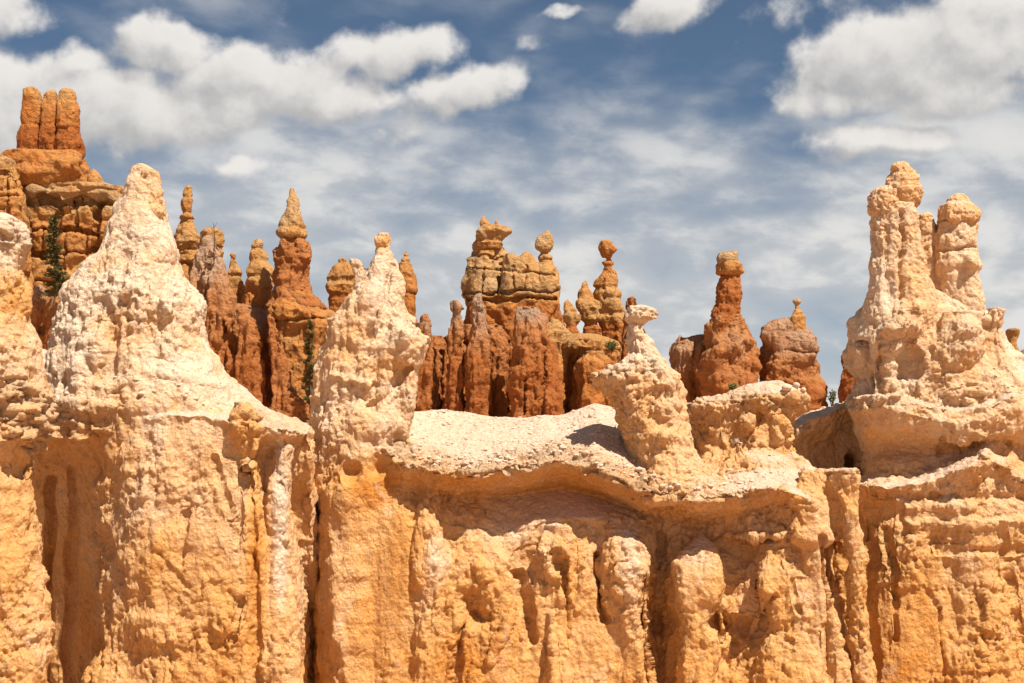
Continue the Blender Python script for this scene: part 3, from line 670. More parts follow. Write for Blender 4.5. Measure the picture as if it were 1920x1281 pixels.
bg('shoulder', [dict(r=[(290, 24, 156), (297, 20, 164), (310, 16, 170), (330, 18, 174), (345, 24, 172), (358, 34, 168)], Y=122, sq=3, k=.7)], M_ORNG, t, dict(SB, billow=(.4, 1.6)), 122, tone=((290, .6), (360, .5)))
bg('knob', [[(318, 172, 178), (325, 166, 184), (338, 165, 192), (352, 166, 198), (362, 170, 196)]], M_ORNG, t, SK, 120.5, tone=((310, .45), (360, .5)))
for rows in ([(164, 52, 66), (170, 46, 74), (190, 44, 77), (215, 42, 78), (232, 41, 75), (235, 43, 72), (240, 40, 74), (265, 34, 74), (288, 33, 74), (298, 38, 72)],
             [(170, 92, 102), (176, 86, 108), (200, 80, 110), (230, 77, 108), (237, 78, 106), (242, 76, 107), (270, 74, 107), (290, 74, 107), (298, 78, 104)],
             [(166, 120, 132), (172, 112, 138), (195, 109, 143), (225, 108, 147), (240, 108, 146), (244, 112, 144), (250, 110, 147), (275, 106, 155), (292, 108, 155), (300, 114, 150)]):
    bg('tower', [dict(r=[(q_[0], q_[1] - .5, q_[2] + .5) for q_ in rows], sq=3, wob=.05)], M_ORNG, t, dict(SK, strata=(.05, .8), chunk=(.14, 1.), fine=(.13, .45)), 121.5, tone=((165, .25), (190, .45), (232, .6), (240, .95), (300, .95)))
t = thing('rock_wall', 'tan jointed rock wall beside the three towers, cut by the left edge', 'rock wall')
bg('rock_body', [dict(r=[(292, -60, 14), (300, -70, 23), (318, -70, 24), (330, -72, 32), (360, -72, 42), (368, -72, 44), (400, -72, 50), (440, -70, 50), (560, -60, 60)], sq=4, k=.7, zb=ZG, wob=.04)], M_ORNG, t, dict(SB, block=(.25, 2.6)), 118,
   tone=((290, .2), (330, .4), (560, .5)), crust=[(0, 300, 20, 300, 14, .7)], strokes=[(-10, 325, 30, 325, 4, -.6), (-10, 365, 32, 365, 4, -.6), (12, 330, 14, 420, 4, -.5)])
t = thing('hoodoo', 'low dark red crumbling hoodoo below the dark conifer, in the gap at the left', 'hoodoo')
bg('shaft', [dict(r=[(535, 66, 78), (548, 60, 90), (575, 50, 104), (600, 48, 115), (640, 44, 122)], Y=108, zb=ZG), dict(r=[(555, 92, 100), (570, 86, 112), (620, 80, 124)], Y=107, zb=ZG)], M_RED, t, SR, 108,
   tone=((535, .1), (570, .5), (640, .8)), crust=[(60, 545, 110, 560, 12, .8)])

# ---- hoodoos behind the white cone
t = thing('hoodoo', 'tan hoodoo with a stack of round bulbs, right behind the white cone', 'hoodoo')
bg('shaft', [dict(r=[(410, 340, 362), (425, 334, 366), (440, 324, 372), (455, 320, 376), (462, 324, 372), (467, 322, 374), (490, 324, 374), (496, 330, 370), (520, 330, 370), (600, 330, 372)], zb=ZG)], M_ORNG, t, SB, 126, tone=((400, .4), (440, .25), (490, .35), (600, .6)), strokes=[(320, 463, 376, 463, 4, -.5), (322, 493, 376, 495, 4, -.5)])
bg('cap_rock', [[(347, 350, 356), (353, 346, 361), (366, 344, 363), (370, 346, 360), (374, 341, 364), (384, 338, 363), (396, 341, 361), (401, 344, 358), (404, 336, 364), (409, 335, 367), (415, 340, 360)]], M_ORNG, t, SK, 126, tone=((340, .4), (420, .45)))
t = thing('hoodoo', 'round topped tan hoodoo half hidden behind the pinkish red fin', 'hoodoo')
bg('shaft', [dict(r=[(427, 388, 408), (434, 380, 418), (450, 376, 421), (462, 378, 420), (466, 384, 414), (472, 380, 419), (484, 382, 416), (560, 380, 415)], zb=ZG)], M_ORNG, t, SB, 124, tone=((420, .3), (600, .6)))
t = thing('rock_fin', 'pinkish topped red fin of tapering columns, right of the white cone', 'rock fin')
bg('rock_body', [dict(r=[(440, 388, 396), (450, 380, 404), (480, 368, 418), (520, 358, 426), (560, 352, 436), (640, 350, 446), (760, 345, 450)], Y=114, zb=ZG, k=.8),
                 dict(r=[(468, 396, 404), (490, 390, 420), (530, 384, 432), (580, 382, 440), (640, 380, 444), (760, 378, 446)], Y=112, zb=ZG, k=.8)], M_RED, t, SR, 114,
   tone=((430, .0), (500, .12), (560, .4), (640, .65), (760, .75)), strokes=[(394, 470, 380, 640, 5, -.6), (420, 600, 420, 750, 4, -.5)])
t = thing('rock_fin', 'narrow red fin with rounded top between two dark clefts, left of the pointed hoodoo', 'rock fin')
bg('rock_body', [dict(r=[(568, 454, 458), (580, 448, 468), (610, 446, 482), (650, 444, 492), (700, 442, 495), (760, 440, 497)], Y=111, zb=ZG, k=.9)], M_RED, t, SR, 111, tone=((560, .4), (640, .65), (760, .75)))
t = thing('rock_fin', 'thin curved red fin sweeping down to an orange slope, below the pointed hoodoo', 'rock fin')
bg('rock_body', [dict(r=[(583, 504, 514), (600, 502, 518), (640, 500, 528), (690, 505, 540), (730, 508, 552), (760, 510, 572), (800, 505, 600)], Y=110, zb=ZG, k=.8)], M_RED, t, SR, 110, tone=((580, .4), (640, .6), (760, .6), (800, .45)))
t = thing('rock_wall', 'rough reddish wall at the feet of the two small hoodoos left of the pointed one', 'rock wall')
bg('rock_body', [dict(r=[(570, 430, 452), (580, 428, 512), (600, 430, 516), (640, 428, 520), (760, 425, 525)], Y=121, zb=ZG, k=.5)], M_RED, t, SR, 121, tone=((560, .1), (600, .2), (680, .6)))
t = thing('hoodoo', 'small tan hoodoo with a tiny round knob on its cone', 'hoodoo')
bg('shaft', [dict(r=[(484, 433, 442), (500, 428, 450), (512, 425, 456), (518, 430, 452), (524, 426, 455), (545, 428, 458), (600, 426, 462)], zb=ZG)], M_ORNG, t, SB, 124, tone=((480, .35), (520, .3), (560, .6)))
bg('cap_rock', [[(474, 435, 438), (478, 432, 441), (484, 434, 440), (488, 434, 440)]], M_ORNG, t, SK, 124, tone=((470, .5), (490, .5)))
t = thing('hoodoo', 'domed tan hoodoo topped by a leaning wedge stone, left of the tall pointed one', 'hoodoo')
bg('shaft', [dict(r=[(466, 470, 492), (474, 466, 500), (486, 466, 502), (488, 468, 498), (498, 460, 508), (516, 456, 514), (519, 460, 510), (526, 457, 513), (540, 456, 514), (546, 459, 511), (570, 455, 514), (640, 450, 516)], zb=ZG)], M_ORNG, t, SB, 122, tone=((460, .3), (520, .3), (545, .6), (600, .8)))
bg('cap_rock', [[(448, 479, 488), (455, 474, 492), (464, 469, 492), (469, 474, 490)]], M_ORNG, t, SK, 122, tone=((440, .1), (470, .2)))
t = thing('hoodoo', 'tall pointed hoodoo with tan cone cap on a red shaft', 'hoodoo')
bg('base', [dict(r=[(545, 512, 582), (560, 508, 594), (575, 504, 608), (588, 500, 622), (600, 506, 628), (640, 512, 622), (700, 520, 618), (800, 520, 620)], Y=118, zb=ZG, k=.9)], M_ORNG, t, dict(SB, flute=(.3, 1.), billow=(.25, 1.)), 118, tone=((540, .6), (640, .55), (800, .5)),
   strokes=[(510, 596, 625, 600, 5, -.5), (570, 610, 575, 760, 6, -.4)])
bg('shaft', [dict(r=[(448, 530, 568), (455, 524, 574), (470, 518, 578), (490, 516, 579), (505, 518, 576), (520, 516, 574), (545, 514, 576), (560, 508, 590), (580, 500, 605)])], M_RED, t, dict(SR, flute=(.25, .7), strata=(.15, .9)), 118, tone=((440, .45), (580, .6)))
bg('cap_rock', [[(353, 545, 549), (362, 542, 553), (378, 537, 559), (386, 535, 561), (389, 537, 559), (400, 531, 566), (412, 527, 570), (424, 524, 573), (427, 527, 570), (432, 521, 575), (440, 520, 577), (446, 524, 574), (451, 532, 564)]], M_ORNG, t, dict(SK, lump=(.1, 1.)), 118, tone=((350, .3), (420, .15), (425, .35), (450, .2)))
t = thing('hoodoo', 'squat tan hoodoo with a small knob, peeping out left of the centre spire', 'hoodoo')
bg('shaft', [dict(r=[(492, 636, 652), (500, 626, 664), (520, 616, 674), (529, 618, 672), (536, 612, 678), (550, 614, 676), (556, 618, 670), (620, 612, 676)], zb=ZG)], M_ORNG, t, SB, 128, tone=((490, .4), (530, .3), (560, .7)))
bg('cap_rock', [[(484, 638, 648), (488, 632, 652), (494, 634, 650), (498, 638, 648)]], M_ORNG, t, SK, 128, tone=((480, .4), (500, .4)))
t = thing('hoodoo', 'banded tan hoodoo with a tiny spool knob, right behind the centre spire', 'hoodoo')
bg('shaft', [dict(r=[(494, 740, 772), (505, 738, 776), (525, 736, 781), (545, 738, 781), (552, 740, 776), (575, 738, 780), (590, 740, 778), (640, 738, 790)], zb=ZG)], M_ORNG, t, SB, 128, tone=((490, .4), (560, .6), (620, .8)))
bg('cap_rock', [[(472, 760, 763), (478, 757, 767), (482, 759, 765), (486, 753, 769), (493, 753, 769), (497, 758, 764)]], M_ORNG, t, SK, 128, tone=((470, .3), (500, .3)))
t = thing('rock_outcrop', 'small crumbling outcrop with greyish crest, right of the centre spire', 'rock outcrop')
bg('rock_body', [dict(r=[(588, 796, 800), (596, 786, 806), (615, 780, 812), (640, 775, 818), (700, 770, 822)], zb=ZG)], M_RED, t, SR, 119, tone=((580, .2), (620, .6)), crust=[(790, 595, 810, 620, 14, .9)])

# ---- centre castle
t = thing('rock_castle', 'wide banded tan castle rock with a cap stone perched at its left end', 'rock castle')
bg('rock_body', [dict(r=[(448, 896, 930), (462, 888, 940), (475, 882, 950), (480, 884, 956), (488, 876, 990), (495, 878, 1010), (505, 874, 1036), (520, 872, 1044), (540, 870, 1046), (548, 870, 1046), (554, 868, 1044), (562, 872, 1042), (580, 868, 1046), (640, 866, 1052), (700, 860, 1055)], Y=130, sq=3.2, k=.5, zb=ZG, wob=.04),
                 dict(r=[(472, 982, 992), (480, 974, 1002), (500, 960, 1010), (560, 955, 1015), (700, 950, 1020)], Y=127.2), dict(r=[(476, 950, 965), (486, 944, 975), (530, 935, 985), (700, 920, 990)], Y=127),
                 dict(r=[(470, 900, 925), (500, 888, 930), (560, 876, 940), (700, 872, 945)], Y=127.6), dict(r=[(494, 1010, 1030), (505, 1002, 1044), (545, 998, 1045), (700, 990, 1048)], Y=127.4)],
   M_ORNG, t, dict(SB, block=(.10, 3.4), strata=(.08, 1.3)), 130, tone=((440, .4), (540, .25), (565, .5), (580, .8), (700, .85)),
   strokes=[(870, 549, 1046, 546, 3, -.7), (872, 562, 1042, 560, 4, -.7), (872, 500, 1040, 515, 3, -.4), (880, 476, 940, 484, 3, -.4), (905, 500, 905, 545, 3, -.4), (940, 490, 935, 545, 3, -.4), (965, 500, 962, 545, 3, -.4), (990, 500, 985, 545, 3, -.4)], crust=[(880, 550, 1040, 545, 8, .5)])
c = bg('cap_rock', [[(424, 900, 946), (430, 892, 952), (436, 891, 954), (444, 893, 946), (450, 896, 942), (453, 900, 940), (457, 894, 944), (464, 896, 942), (470, 900, 940)], dict(r=[(426, 935, 952), (432, 932, 955), (440, 934, 950)])], M_ORNG, t, SK, 129.5, tone=((400, .4), (440, .2), (460, .5)))
bg('knob', [[(405, 905, 908), (412, 902, 912), (418, 899, 918), (427, 900, 925)]], M_ORNG, c, SK, 129.5, tone=((400, .5), (430, .4)))
bg('knob', [[(413, 929, 933), (418, 926, 936), (428, 924, 938)]], M_ORNG, c, SK, 129.5, tone=((400, .5), (430, .4)))
t = thing('hoodoo', 'square headed hoodoo on a thin neck at the banded castle right end', 'hoodoo')
bg('shaft', [dict(r=[(488, 1014, 1034), (500, 1012, 1040), (515, 1016, 1048), (525, 1018, 1049), (530, 1020, 1046), (550, 1022, 1046), (570, 1020, 1050), (590, 1020, 1054), (620, 1016, 1056)], zb=ZG)], M_ORNG, t, SB, 132, tone=((480, .5), (560, .5)))
bg('neck', [[(470, 1012, 1028), (476, 1014, 1026), (480, 1009, 1034), (486, 1010, 1036), (492, 1014, 1032), (498, 1014, 1032)]], M_ORNG, t, SK, 132, tone=((460, .5), (500, .5)))
bg('cap_rock', [[(430, 1026, 1028), (434, 1022, 1031), (438, 1022, 1030), (441, 1010, 1034), (452, 1003, 1036), (464, 1000, 1035), (470, 1006, 1033), (475, 1014, 1028)]], M_ORNG, t, SK, 132, tone=((430, .4), (480, .4)))

# ---- red columns in front of it
def redcol(label, rows, Y, tone, name='rock_column', grp_='red columns in front of the banded castle', **kw):
    t_ = thing(name, label, 'rock column', grp_)
    bg('shaft', [dict(r=q_, Y=Y + i * .8, zb=ZG, k=.9) for i, q_ in enumerate(rows)], M_RED, t_, SR, Y, tone=tone, **kw)
redcol('slim red column with grey knobbed top, before the left end of the castle', [[(562, 850, 856), (568, 844, 862), (580, 840, 866), (590, 843, 864), (620, 838, 870), (660, 836, 872), (720, 834, 872), (790, 832, 876)]], 117, ((560, .1), (620, .35), (680, .7), (790, .75)), crust=[(845, 568, 866, 590, 12, .7)])
redcol('slim red column with pointed grey top, right of its twin before the castle', [[(550, 897, 903), (560, 890, 910), (585, 886, 915), (600, 886, 915), (640, 880, 918), (700, 876, 920), (790, 870, 924)]], 116, ((550, .0), (620, .25), (680, .7), (790, .75)), crust=[(895, 555, 908, 580, 10, .7)])
redcol('short red column in the shade, between the pointed column and the broad one', [[(628, 928, 936), (640, 920, 944), (680, 916, 948), (790, 912, 950)]], 118, ((620, .6), (790, .8)))
redcol('broad fluted red column with crumbly grey crown, centre of the skyline', [[(576, 966, 1010), (590, 966, 1018), (620, 960, 1024), (660, 958, 1034), (720, 956, 1042), (800, 952, 1050)], [(640, 1000, 1040), (700, 1000, 1050), (800, 996, 1056)]], 114, ((575, .15), (620, .55), (700, .75), (790, .8)),
       crust=[(966, 580, 1015, 590, 14, .9)], strokes=[(1020, 640, 1018, 780, 4, -.4), (985, 700, 984, 780, 4, -.3)])
redcol('dark red fluted curtain of rock, between the centre spire and the slim columns', [[(630, 800, 830), (645, 790, 838), (700, 782, 842), (790, 778, 846)], [(655, 812, 826), (790, 808, 832)]], 121, ((620, .6), (790, .85)), strokes=[(808, 660, 806, 780, 4, -.7), (830, 660, 828, 780, 4, -.6)])
redcol('dark red back wall with deep clefts, behind the slim columns', [[(612, 862, 950), (640, 838, 960), (700, 800, 965), (800, 790, 970)]], 124, ((610, .5), (680, .8)), strokes=[(878, 640, 876, 780, 5, -.8), (955, 640, 952, 790, 5, -.8)])
t = thing('rock_ridge', 'yellowish eroded ridge with green shrub on its slope, right of the broad red column', 'rock ridge')
bg('rock_body', [dict(r=[(628, 1060, 1120), (640, 1040, 1155), (655, 1036, 1172), (670, 1040, 1165), (690, 1046, 1150), (720, 1044, 1150), (800, 1040, 1160)], Y=122, zb=ZG, k=.7),
                 dict(r=[(660, 1095, 1125), (680, 1085, 1140), (720, 1085, 1130), (800, 1080, 1135)], Y=119, zb=ZG), dict(r=[(640, 1030, 1056), (680, 1034, 1052), (800, 1034, 1054)], Y=119, zb=ZG),
                 dict(r=[(600, 1010, 1050), (625, 1005, 1075), (660, 1000, 1085)], Y=125, zb=ZG)],
   M_ORNG, t, dict(SB, flute=(.3, 1.2), billow=(.35, 1.3)), 122, tone=((620, .2), (680, .45), (780, .6)), strokes=[(1070, 660, 1062, 780, 8, -1.2)])

# ---- twin hoodoos
t = thing('hoodoo', 'smallest onion topped hoodoo, leftmost of the group right of the castle', 'hoodoo')
bg('shaft', [dict(r=[(574, 1060, 1074), (582, 1056, 1080), (586, 1060, 1078), (592, 1056, 1088), (604, 1060, 1086), (610, 1064, 1080), (622, 1058, 1086), (640, 1060, 1086)], zb=ZG)], M_ORNG, t, SK, 126, tone=((570, .4), (600, .3), (615, .8)))
bg('cap_rock', [[(560, 1063, 1066), (568, 1059, 1072), (578, 1059, 1074), (583, 1062, 1072)]], M_ORNG, t, SK, 126, tone=((560, .5), (580, .5)))
t = thing('hoodoo', 'tan hoodoo of stacked domes between the onion topped and fist headed ones', 'hoodoo')
bg('shaft', [dict(r=[(540, 1090, 1103), (548, 1085, 1108), (556, 1084, 1110), (558, 1086, 1106), (566, 1080, 1124), (580, 1078, 1130), (584, 1082, 1126), (590, 1086, 1131), (602, 1088, 1130), (607, 1096, 1122), (616, 1092, 1131), (630, 1094, 1130), (660, 1090, 1130)], zb=ZG)], M_ORNG, t, SB, 129, tone=((540, .4), (584, .25), (605, .3), (612, .85)))
bg('cap_rock', [[(526, 1095, 1099), (532, 1090, 1103), (538, 1088, 1105), (543, 1092, 1101)]], M_ORNG, t, SK, 129, tone=((520, .3), (545, .3)))
t = thing('hoodoo', 'tall tan hoodoo with a fist shaped head on a thin ringed neck', 'hoodoo')
bg('shaft', [dict(r=[(500, 1132, 1148), (510, 1128, 1156), (524, 1120, 1160), (536, 1113, 1160), (539, 1118, 1158), (548, 1112, 1165), (556, 1114, 1166), (560, 1118, 1163), (570, 1118, 1170), (584, 1118, 1172), (587, 1122, 1168), (594, 1120, 1172), (604, 1122, 1168), (612, 1124, 1170), (640, 1126, 1172)], zb=ZG)], M_ORNG, t, dict(SB, strata=(.12, 1.)), 130, tone=((500, .45), (560, .3), (600, .35), (612, .85)), strokes=[(1136, 520, 1134, 560, 3, -.4)])
n_ = bg('neck', [[(480, 1134, 1146), (488, 1136, 1146), (492, 1130, 1150), (496, 1131, 1150), (500, 1134, 1147), (506, 1132, 1148)]], M_ORNG, t, SK, 130, tone=((480, .5), (500, .5)))
bg('cap_rock', [[(451, 1128, 1146), (456, 1125, 1150), (466, 1125, 1152), (478, 1126, 1150), (484, 1132, 1146)], dict(r=[(462, 1144, 1154), (468, 1143, 1157), (474, 1145, 1153)], Y=129.6)], M_ORNG, t, SK, 130, tone=((450, .5), (490, .5)))
t = thing('hoodoo', 'small rounded red stub just behind the cap of the cream hoodoo', 'hoodoo')
bg('shaft', [dict(r=[(556, 1182, 1188), (562, 1175, 1195), (575, 1172, 1198), (620, 1172, 1200), (700, 1160, 1205)], zb=ZG)], M_RED, t, SR, 127, tone=((550, .6), (600, .7)))

# ---- right group
t = thing('rock_outcrop', 'low pinkish outcrop with a tiny knob, left of the hoodoo on the wide red base', 'rock outcrop')
bg('rock_body', [dict(r=[(628, 1305, 1330), (636, 1280, 1330), (644, 1264, 1330), (660, 1256, 1335), (690, 1262, 1340), (760, 1270, 1345), (800, 1270, 1345)], zb=ZG), dict(r=[(628, 1272, 1277), (634, 1269, 1281), (645, 1266, 1284)])], M_RED, t, SR, 121, tone=((630, .15), (690, .3), (730, .7)))
t = thing('hoodoo', 'leaning red hoodoo with pale slanted slab cap on a wide fluted base', 'hoodoo')
bg('base', [dict(r=[(592, 1342, 1392), (610, 1330, 1402), (640, 1318, 1415), (665, 1314, 1420), (700, 1316, 1424), (715, 1316, 1430), (740, 1320, 1430), (800, 1310, 1440)], zb=ZG)], M_RED, t, dict(SR, flute=(.35, 1.), strata=(.16, 1.), fine=(.2, .5)), 118, tone=((590, .3), (660, .35), (760, .6)))
bg('shaft', [dict(r=[(512, 1354, 1390), (520, 1350, 1391), (540, 1343, 1392), (560, 1342, 1392), (575, 1341, 1391), (590, 1338, 1388), (610, 1332, 1392), (630, 1330, 1394)])], M_RED, t, dict(SR, flute=(.22, .7)), 118, tone=((500, .5), (620, .7)))
c = bg('cap_rock', [[(490, 1350, 1386), (496, 1346, 1392), (504, 1346, 1393), (512, 1345, 1391), (517, 1352, 1386)]], M_ORNG, t, SK, 118, tone=((490, .3), (515, .4)))
bg('slab', [dict(r=[(470, 1376, 1382), (475, 1352, 1383), (482, 1347, 1384), (490, 1347, 1384), (498, 1347, 1368)], sq=4)], M_ORNG, c, dict(SK, lump=(.06, .9)), 118, tone=((470, .0), (500, .05)), crust=[(1350, 485, 1380, 482, 20, .5)])
t = thing('rock_butte', 'broad pinkish red butte with a tiny toadstool hoodoo on top, right of centre', 'rock butte')
bg('rock_body', [dict(r=[(596, 1462, 1506), (604, 1440, 1510), (614, 1424, 1512), (630, 1420, 1518), (645, 1424, 1532), (655, 1424, 1532), (662, 1426, 1530), (700, 1424, 1538), (740, 1426, 1545), (800, 1420, 1550)], zb=ZG, k=.8)], M_RED, t, dict(SR, flute=(.25, 1.)), 119, tone=((590, .05), (640, .1), (700, .35), (750, .7)), crust=[(1430, 608, 1500, 600, 10, .7), (1470, 648, 1530, 655, 7, .5)], strokes=[(1470, 655, 1532, 662, 4, -.4)])
h = bg('pedestal', [[(578, 1491, 1498), (584, 1486, 1503), (596, 1483, 1507), (606, 1482, 1508), (625, 1484, 1510)]], M_ORNG, t, SK, 118, tone=((570, .3), (620, .5)))
bg('cap_rock', [[(560, 1490, 1500), (564, 1487, 1503), (568, 1488, 1502), (571, 1491, 1497), (580, 1491, 1498), (584, 1491, 1498)]], M_ORNG, h, dict(SK, lump=(.03, .8), billow=(.04, .5), strata=(0, 1), fine=(.03, .4)), 118, tone=((560, .1), (580, .2)))
t = thing('rock_column', 'dark red rock face peeping out at the left foot of the cream castle', 'rock column')
bg('shaft', [dict(r=[(640, 1590, 1640), (655, 1580, 1640), (690, 1574, 1640), (745, 1572, 1640), (800, 1570, 1640)], zb=ZG)], M_RED, t, SR, 116, tone=((640, .7), (800, .75)))
t = thing('hoodoo', 'small orange hoodoo with a beaked top, at the right edge beside the cream castle', 'hoodoo')
bg('shaft', [dict(r=[(615, 1892, 1908), (620, 1886, 1913), (628, 1888, 1911), (640, 1888, 1906), (660, 1886, 1908), (700, 1880, 1916), (760, 1870, 1930)], Y=80, zb=0)], M_ORNG, t, SK, 80, tone=((610, .4), (700, .5)))
t = thing('rock_outcrop', 'grey brown crumbly outcrop cut by the right edge below the beaked hoodoo', 'rock outcrop')
bg('rock_body', [dict(r=[(655, 1915, 1960), (670, 1906, 1970), (700, 1900, 1980), (760, 1895, 1990)], Y=74, zb=0)], M_ORNG, t, SK, 74, tone=((650, .1), (700, .3)), crust=[(1905, 660, 1925, 720, 30, .7)])


# ================================================================== plants
def tube(v, f, pts, rad, n=6):
    b0 = len(v)
    for p_, r_ in zip(pts, rad):
        for j in range(n):
            a = 2 * math.pi * j / n; v.append((p_[0] + r_ * math.cos(a), p_[1] + r_ * math.sin(a), p_[2]))
    for i in range(len(pts) - 1):
        for j in range(n):
            f.append((b0 + i * n + j, b0 + i * n + (j + 1) % n, b0 + (i + 1) * n + (j + 1) % n, b0 + (i + 1) * n + j))


def tuft(v, f, c, d, L, wd, rnd):
    s_ = Vector((rnd.gauss(0, 1), rnd.gauss(0, 1), rnd.gauss(0, 1))).cross(d).normalized() * wd
    b0 = len(v); e_ = Vector(c) + d * L
    v += [tuple(Vector(c) - s_ * .4), tuple(Vector(c) + s_ * .4), tuple(Vector(c) + d * L * .6 + s_), tuple(e_), tuple(Vector(c) + d * L * .6 - s_)]
    f.append((b0, b0 + 1, b0 + 2, b0 + 3, b0 + 4))


def mesh_obj(name, v, f, mat, parent):
    me = raw_mesh(name, v, f); me.materials.append(mat); return link(bpy.data.objects.new(name, me), parent)


def conifer(label, px, ytop, ybot, Y, wpx, seed, dens=1.):
    rnd = random.Random(seed); base = Vector(P(px, ybot, Y)); top = Vector(P(px, ytop, Y)); H = top.z - base.z; Rm = wpx / FOC * Y
    t_ = thing('conifer_tree', label, 'tree')
    v, f = [], []; pts = [base + Vector((math.sin(i * 1.3) * .06 * H * .2, 0, H * i / 8)) for i in range(9)]
    tube(v, f, pts, [.028 * H * (1 - i / 8.6) * .45 for i in range(9)]); lv, lf = [], []
    for k in range(int(46 * dens)):
        h_ = .10 + .88 * (k + rnd.random()) / (46 * dens); a = rnd.random() * 6.28
        prof = (1 - h_) ** .75 * 1.0 + .06; L = Rm * prof * rnd.uniform(.45, 1.15)
        if rnd.random() < .12: continue
        c = base.lerp(top, h_); d = Vector((math.cos(a), math.sin(a), rnd.uniform(-.15, .35)))
        tube(v, f, [c, c + d * L * .5, c + d * L], [.012 * H * .3, .008 * H * .3, .003], 4)
        for q_ in range(int(70 * (.4 + prof))):
            s_ = rnd.random() ** .7; pos = c + d * L * s_ + Vector((rnd.gauss(0, .1), rnd.gauss(0, .1), rnd.gauss(0, .07))) * (Rm * .9)
            dd = (d + Vector((rnd.gauss(0, .6), rnd.gauss(0, .6), rnd.gauss(.1, .4)))).normalized()
            tuft(lv, lf, pos, dd, rnd.uniform(.14, .32), .045, rnd)
    mesh_obj('trunk', v, f, M_BARK, t_); mesh_obj('crown', lv, lf, M_LEAF, t_)


conifer('tall thin dark green conifer before the jointed orange wall, at the left', 101, 402, 572, 105, 24, 3, 1.5)
conifer('slim dark green conifer against the orange slope, just left of the centre spire', 581, 598, 775, 108, 14, 5)


def shrub(label, px, py, Y, wpx, hpx, seed, n=420, sparse=False):
    rnd = random.Random(seed); b = Vector(P(px, py, Y)); Rw = wpx / FOC * Y; H = hpx / FOC * Y; t_ = thing('shrub', label, 'shrub')
    v, f, lv, lf = [], [], [], []
    for k in range(9):
        a = rnd.random() * 6.28; e_ = b + Vector((math.cos(a) * Rw * rnd.uniform(.3, .9), math.sin(a) * Rw * .6, H * rnd.uniform(.5, 1)))
        m_ = b.lerp(e_, .5) + Vector((0, 0, H * .1)); tube(v, f, [b - Vector((0, 0, .3)), m_, e_], [.025, .018, .008], 5)
        for q_ in range(n // 9):
            s_ = rnd.uniform(.35, 1.05); c = b.lerp(e_, s_) + Vector((rnd.gauss(0, 1), rnd.gauss(0, 1), rnd.gauss(0, 1))) * (Rw * (.08 if sparse else .2))
            tuft(lv, lf, c, Vector((rnd.gauss(0, 1), rnd.gauss(0, 1), rnd.gauss(.5, 1))).normalized(), rnd.uniform(.08, .2) * (.6 if sparse else 1), .04, rnd)
    mesh_obj('stems', v, f, M_BARK, t_); mesh_obj('leaves', lv, lf, M_LEAF2, t_)


shrub('low grey green shrub on the yellowish ridge right of the castle', 1147, 658, 118.5, 14, 16, 1, 900)
shrub('bright green sprig of shrub before the wide red hoodoo base', 1372, 735, 100, 9, 18, 2, 300)
shrub('sparse dark shrub against the sky, in the notch left of the cream castle', 1561, 757, 62, 12, 24, 4, 140, True)
t = thing('dead_tree', 'thin bare dead sapling on the top of the pinkish red fin', 'dead tree')
v, f = [], []; b = Vector(P(401, 476, 112.5)); e_ = Vector(P(400, 418, 112.5)); tube(v, f, [b, b.lerp(e_, .5) + Vector((.1, 0, 0)), e_], [.07, .05, .015])
for k, (s_, dx) in enumerate(((.5, -.4), (.62, .5), (.72, -.35), (.82, .3))):
    c = b.lerp(e_, s_); tube(v, f, [c, c + Vector((dx, 0, .5))], [.03, .012], 4)
mesh_obj('trunk', v, f, M_BARK, t)

# ================================================================== loose stones
def surf(px, py, skip=()):
    """the first rock surface met in a direction, so that stones lie on it"""
    d = Vector(P(px, py, 1.)).normalized(); hit, loc, nrm_, _, ob, _ = SC.ray_cast(bpy.context.evaluated_depsgraph_get(), Vector((0, 0, 0)), d)
    return (loc, nrm_, ob) if hit else None


def stone_mesh(v, f, c, s_, rnd):
    import bmesh
    b0 = len(v); k = [rnd.uniform(.7, 1.25) for _ in range(3)]
    for (a, b_, c_) in ICO_V:
        j = rnd.uniform(.72, 1.2); v.append((c[0] + a * s_ * k[0] * j, c[1] + b_ * s_ * k[1] * j, c[2] + c_ * s_ * k[2] * j * .75))
    f += [tuple(b0 + i for i in q_) for q_ in ICO_F]
g_ = (1 + 5 ** .5) / 2; nn = math.sqrt(1 + g_ * g_)
ICO_V = [(x / nn, y / nn, z / nn) for (x, y, z) in ((-1, g_, 0), (1, g_, 0), (-1, -g_, 0), (1, -g_, 0), (0, -1, g_), (0, 1, g_), (0, -1, -g_), (0, 1, -g_), (g_, 0, -1), (g_, 0, 1), (-g_, 0, -1), (-g_, 0, 1))]
ICO_F = [(0, 11, 5), (0, 5, 1), (0, 1, 7), (0, 7, 10), (0, 10, 11), (1, 5, 9), (5, 11, 4), (11, 10, 2), (10, 7, 6), (7, 1, 8), (3, 9, 4), (3, 4, 2), (3, 2, 6), (3, 6, 8), (3, 8, 9), (4, 9, 5), (2, 4, 11), (6, 2, 10), (8, 6, 7), (9, 8, 1)]
M_STONE = plain('gravel_stone', (.56, .41, .30), .95, 6, .25, .4)
rnd = random.Random(12); v, f = [], []
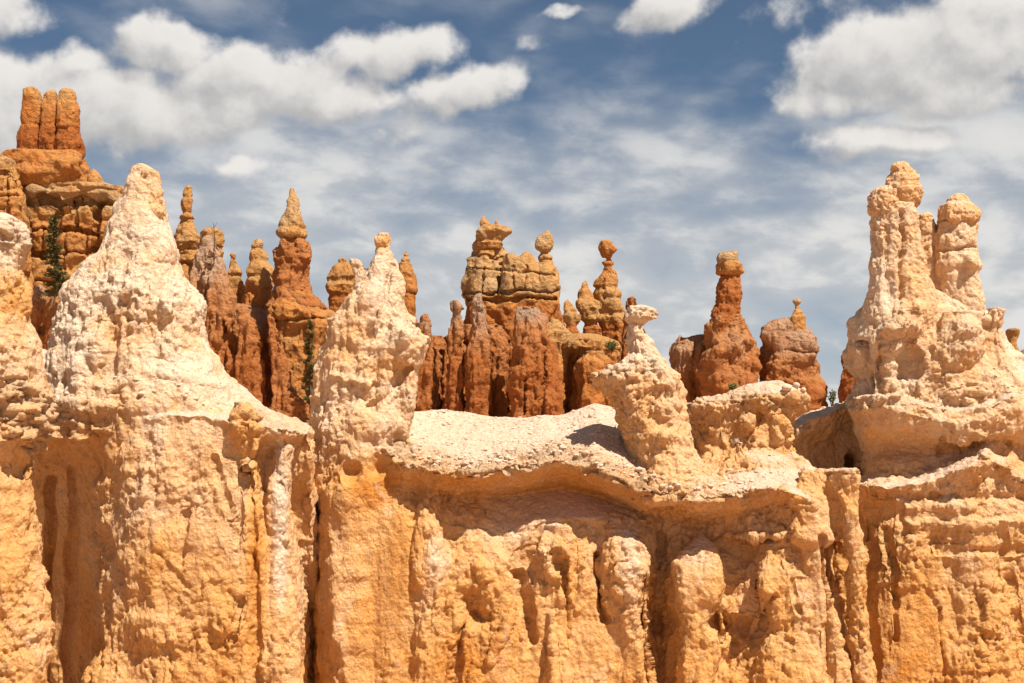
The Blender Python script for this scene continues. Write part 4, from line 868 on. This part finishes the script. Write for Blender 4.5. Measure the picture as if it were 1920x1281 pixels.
for (x0, x1, y0, y1, n) in ((770, 1190, 755, 885, 4200), (100, 460, 690, 770, 500), (1300, 1480, 850, 930, 500), (1620, 1900, 690, 745, 500), (0, 120, 640, 700, 150)):
    for k in range(n):
        h_ = surf(rnd.uniform(x0, x1), rnd.uniform(y0, y1))
        if h_ and h_[0].y < 60 and h_[1].z > .45: stone_mesh(v, f, h_[0], .018 + .075 * rnd.random() ** 6, rnd)
for (x0, y0, x1, y1, n) in ((770, 860, 870, 880, 60), (870, 878, 960, 862, 60), (960, 862, 1060, 848, 80), (1060, 852, 1250, 915, 130), (1250, 915, 1430, 925, 60), (100, 745, 420, 750, 60), (780, 775, 1100, 800, 40)):
    for k in range(n):
        t_ = rnd.random(); h_ = surf(x0 + (x1 - x0) * t_, y0 + (y1 - y0) * t_ - abs(rnd.gauss(0, 11)))
        if h_ and h_[0].y < 60 and h_[1].z > .35: stone_mesh(v, f, h_[0], .05 + .11 * rnd.random() ** 2.5, rnd)
o = mesh_obj('gravel', v, f, M_STONE, None); o['kind'] = 'stuff'; props(o, 'pale gravel scattered over the scree slopes', 'gravel')
STONES = [(1476, 722, 11, 'flat pale stone at the left of three on the rim of the overhanging outcrop'), (1494, 716, 12, 'upper pale stone of three on the rim of the overhanging outcrop'), (1506, 726, 9, 'right hand pale stone of three on the rim of the overhanging outcrop'),
          (832, 792, 6, 'largest pale stone on the left part of the scree saddle'), (1108, 776, 6, 'pale stone high on the scree saddle, left of the cream hoodoo')]
for (x, y, s_, lb) in STONES:
    h_ = surf(x, y + s_)
    if not h_ or h_[0].y > 60: h_ = surf(x, y + s_ + 14)
    if not h_: continue
    Yd = min(h_[0].y, 60); c = Vector(P(x, y, Yd)); v, f = [], []; stone_mesh(v, f, (0, 0, 0), s_ / FOC * Yd * 1.05, rnd)
    me = raw_mesh('loose_stone', v, f); me.materials.append(M_STONE)
    o = link(bpy.data.objects.new('loose_stone', me)); o.location = h_[0] + Vector((0, 0, s_ / FOC * Yd * .45)) ; props(o, lb, 'stone', 'loose stones on the ledges')
    sb = o.modifiers.new('sub', 'SUBSURF'); sb.levels = sb.render_levels = 1
print('TOTAL %.1fs' % (time.time() - T0))
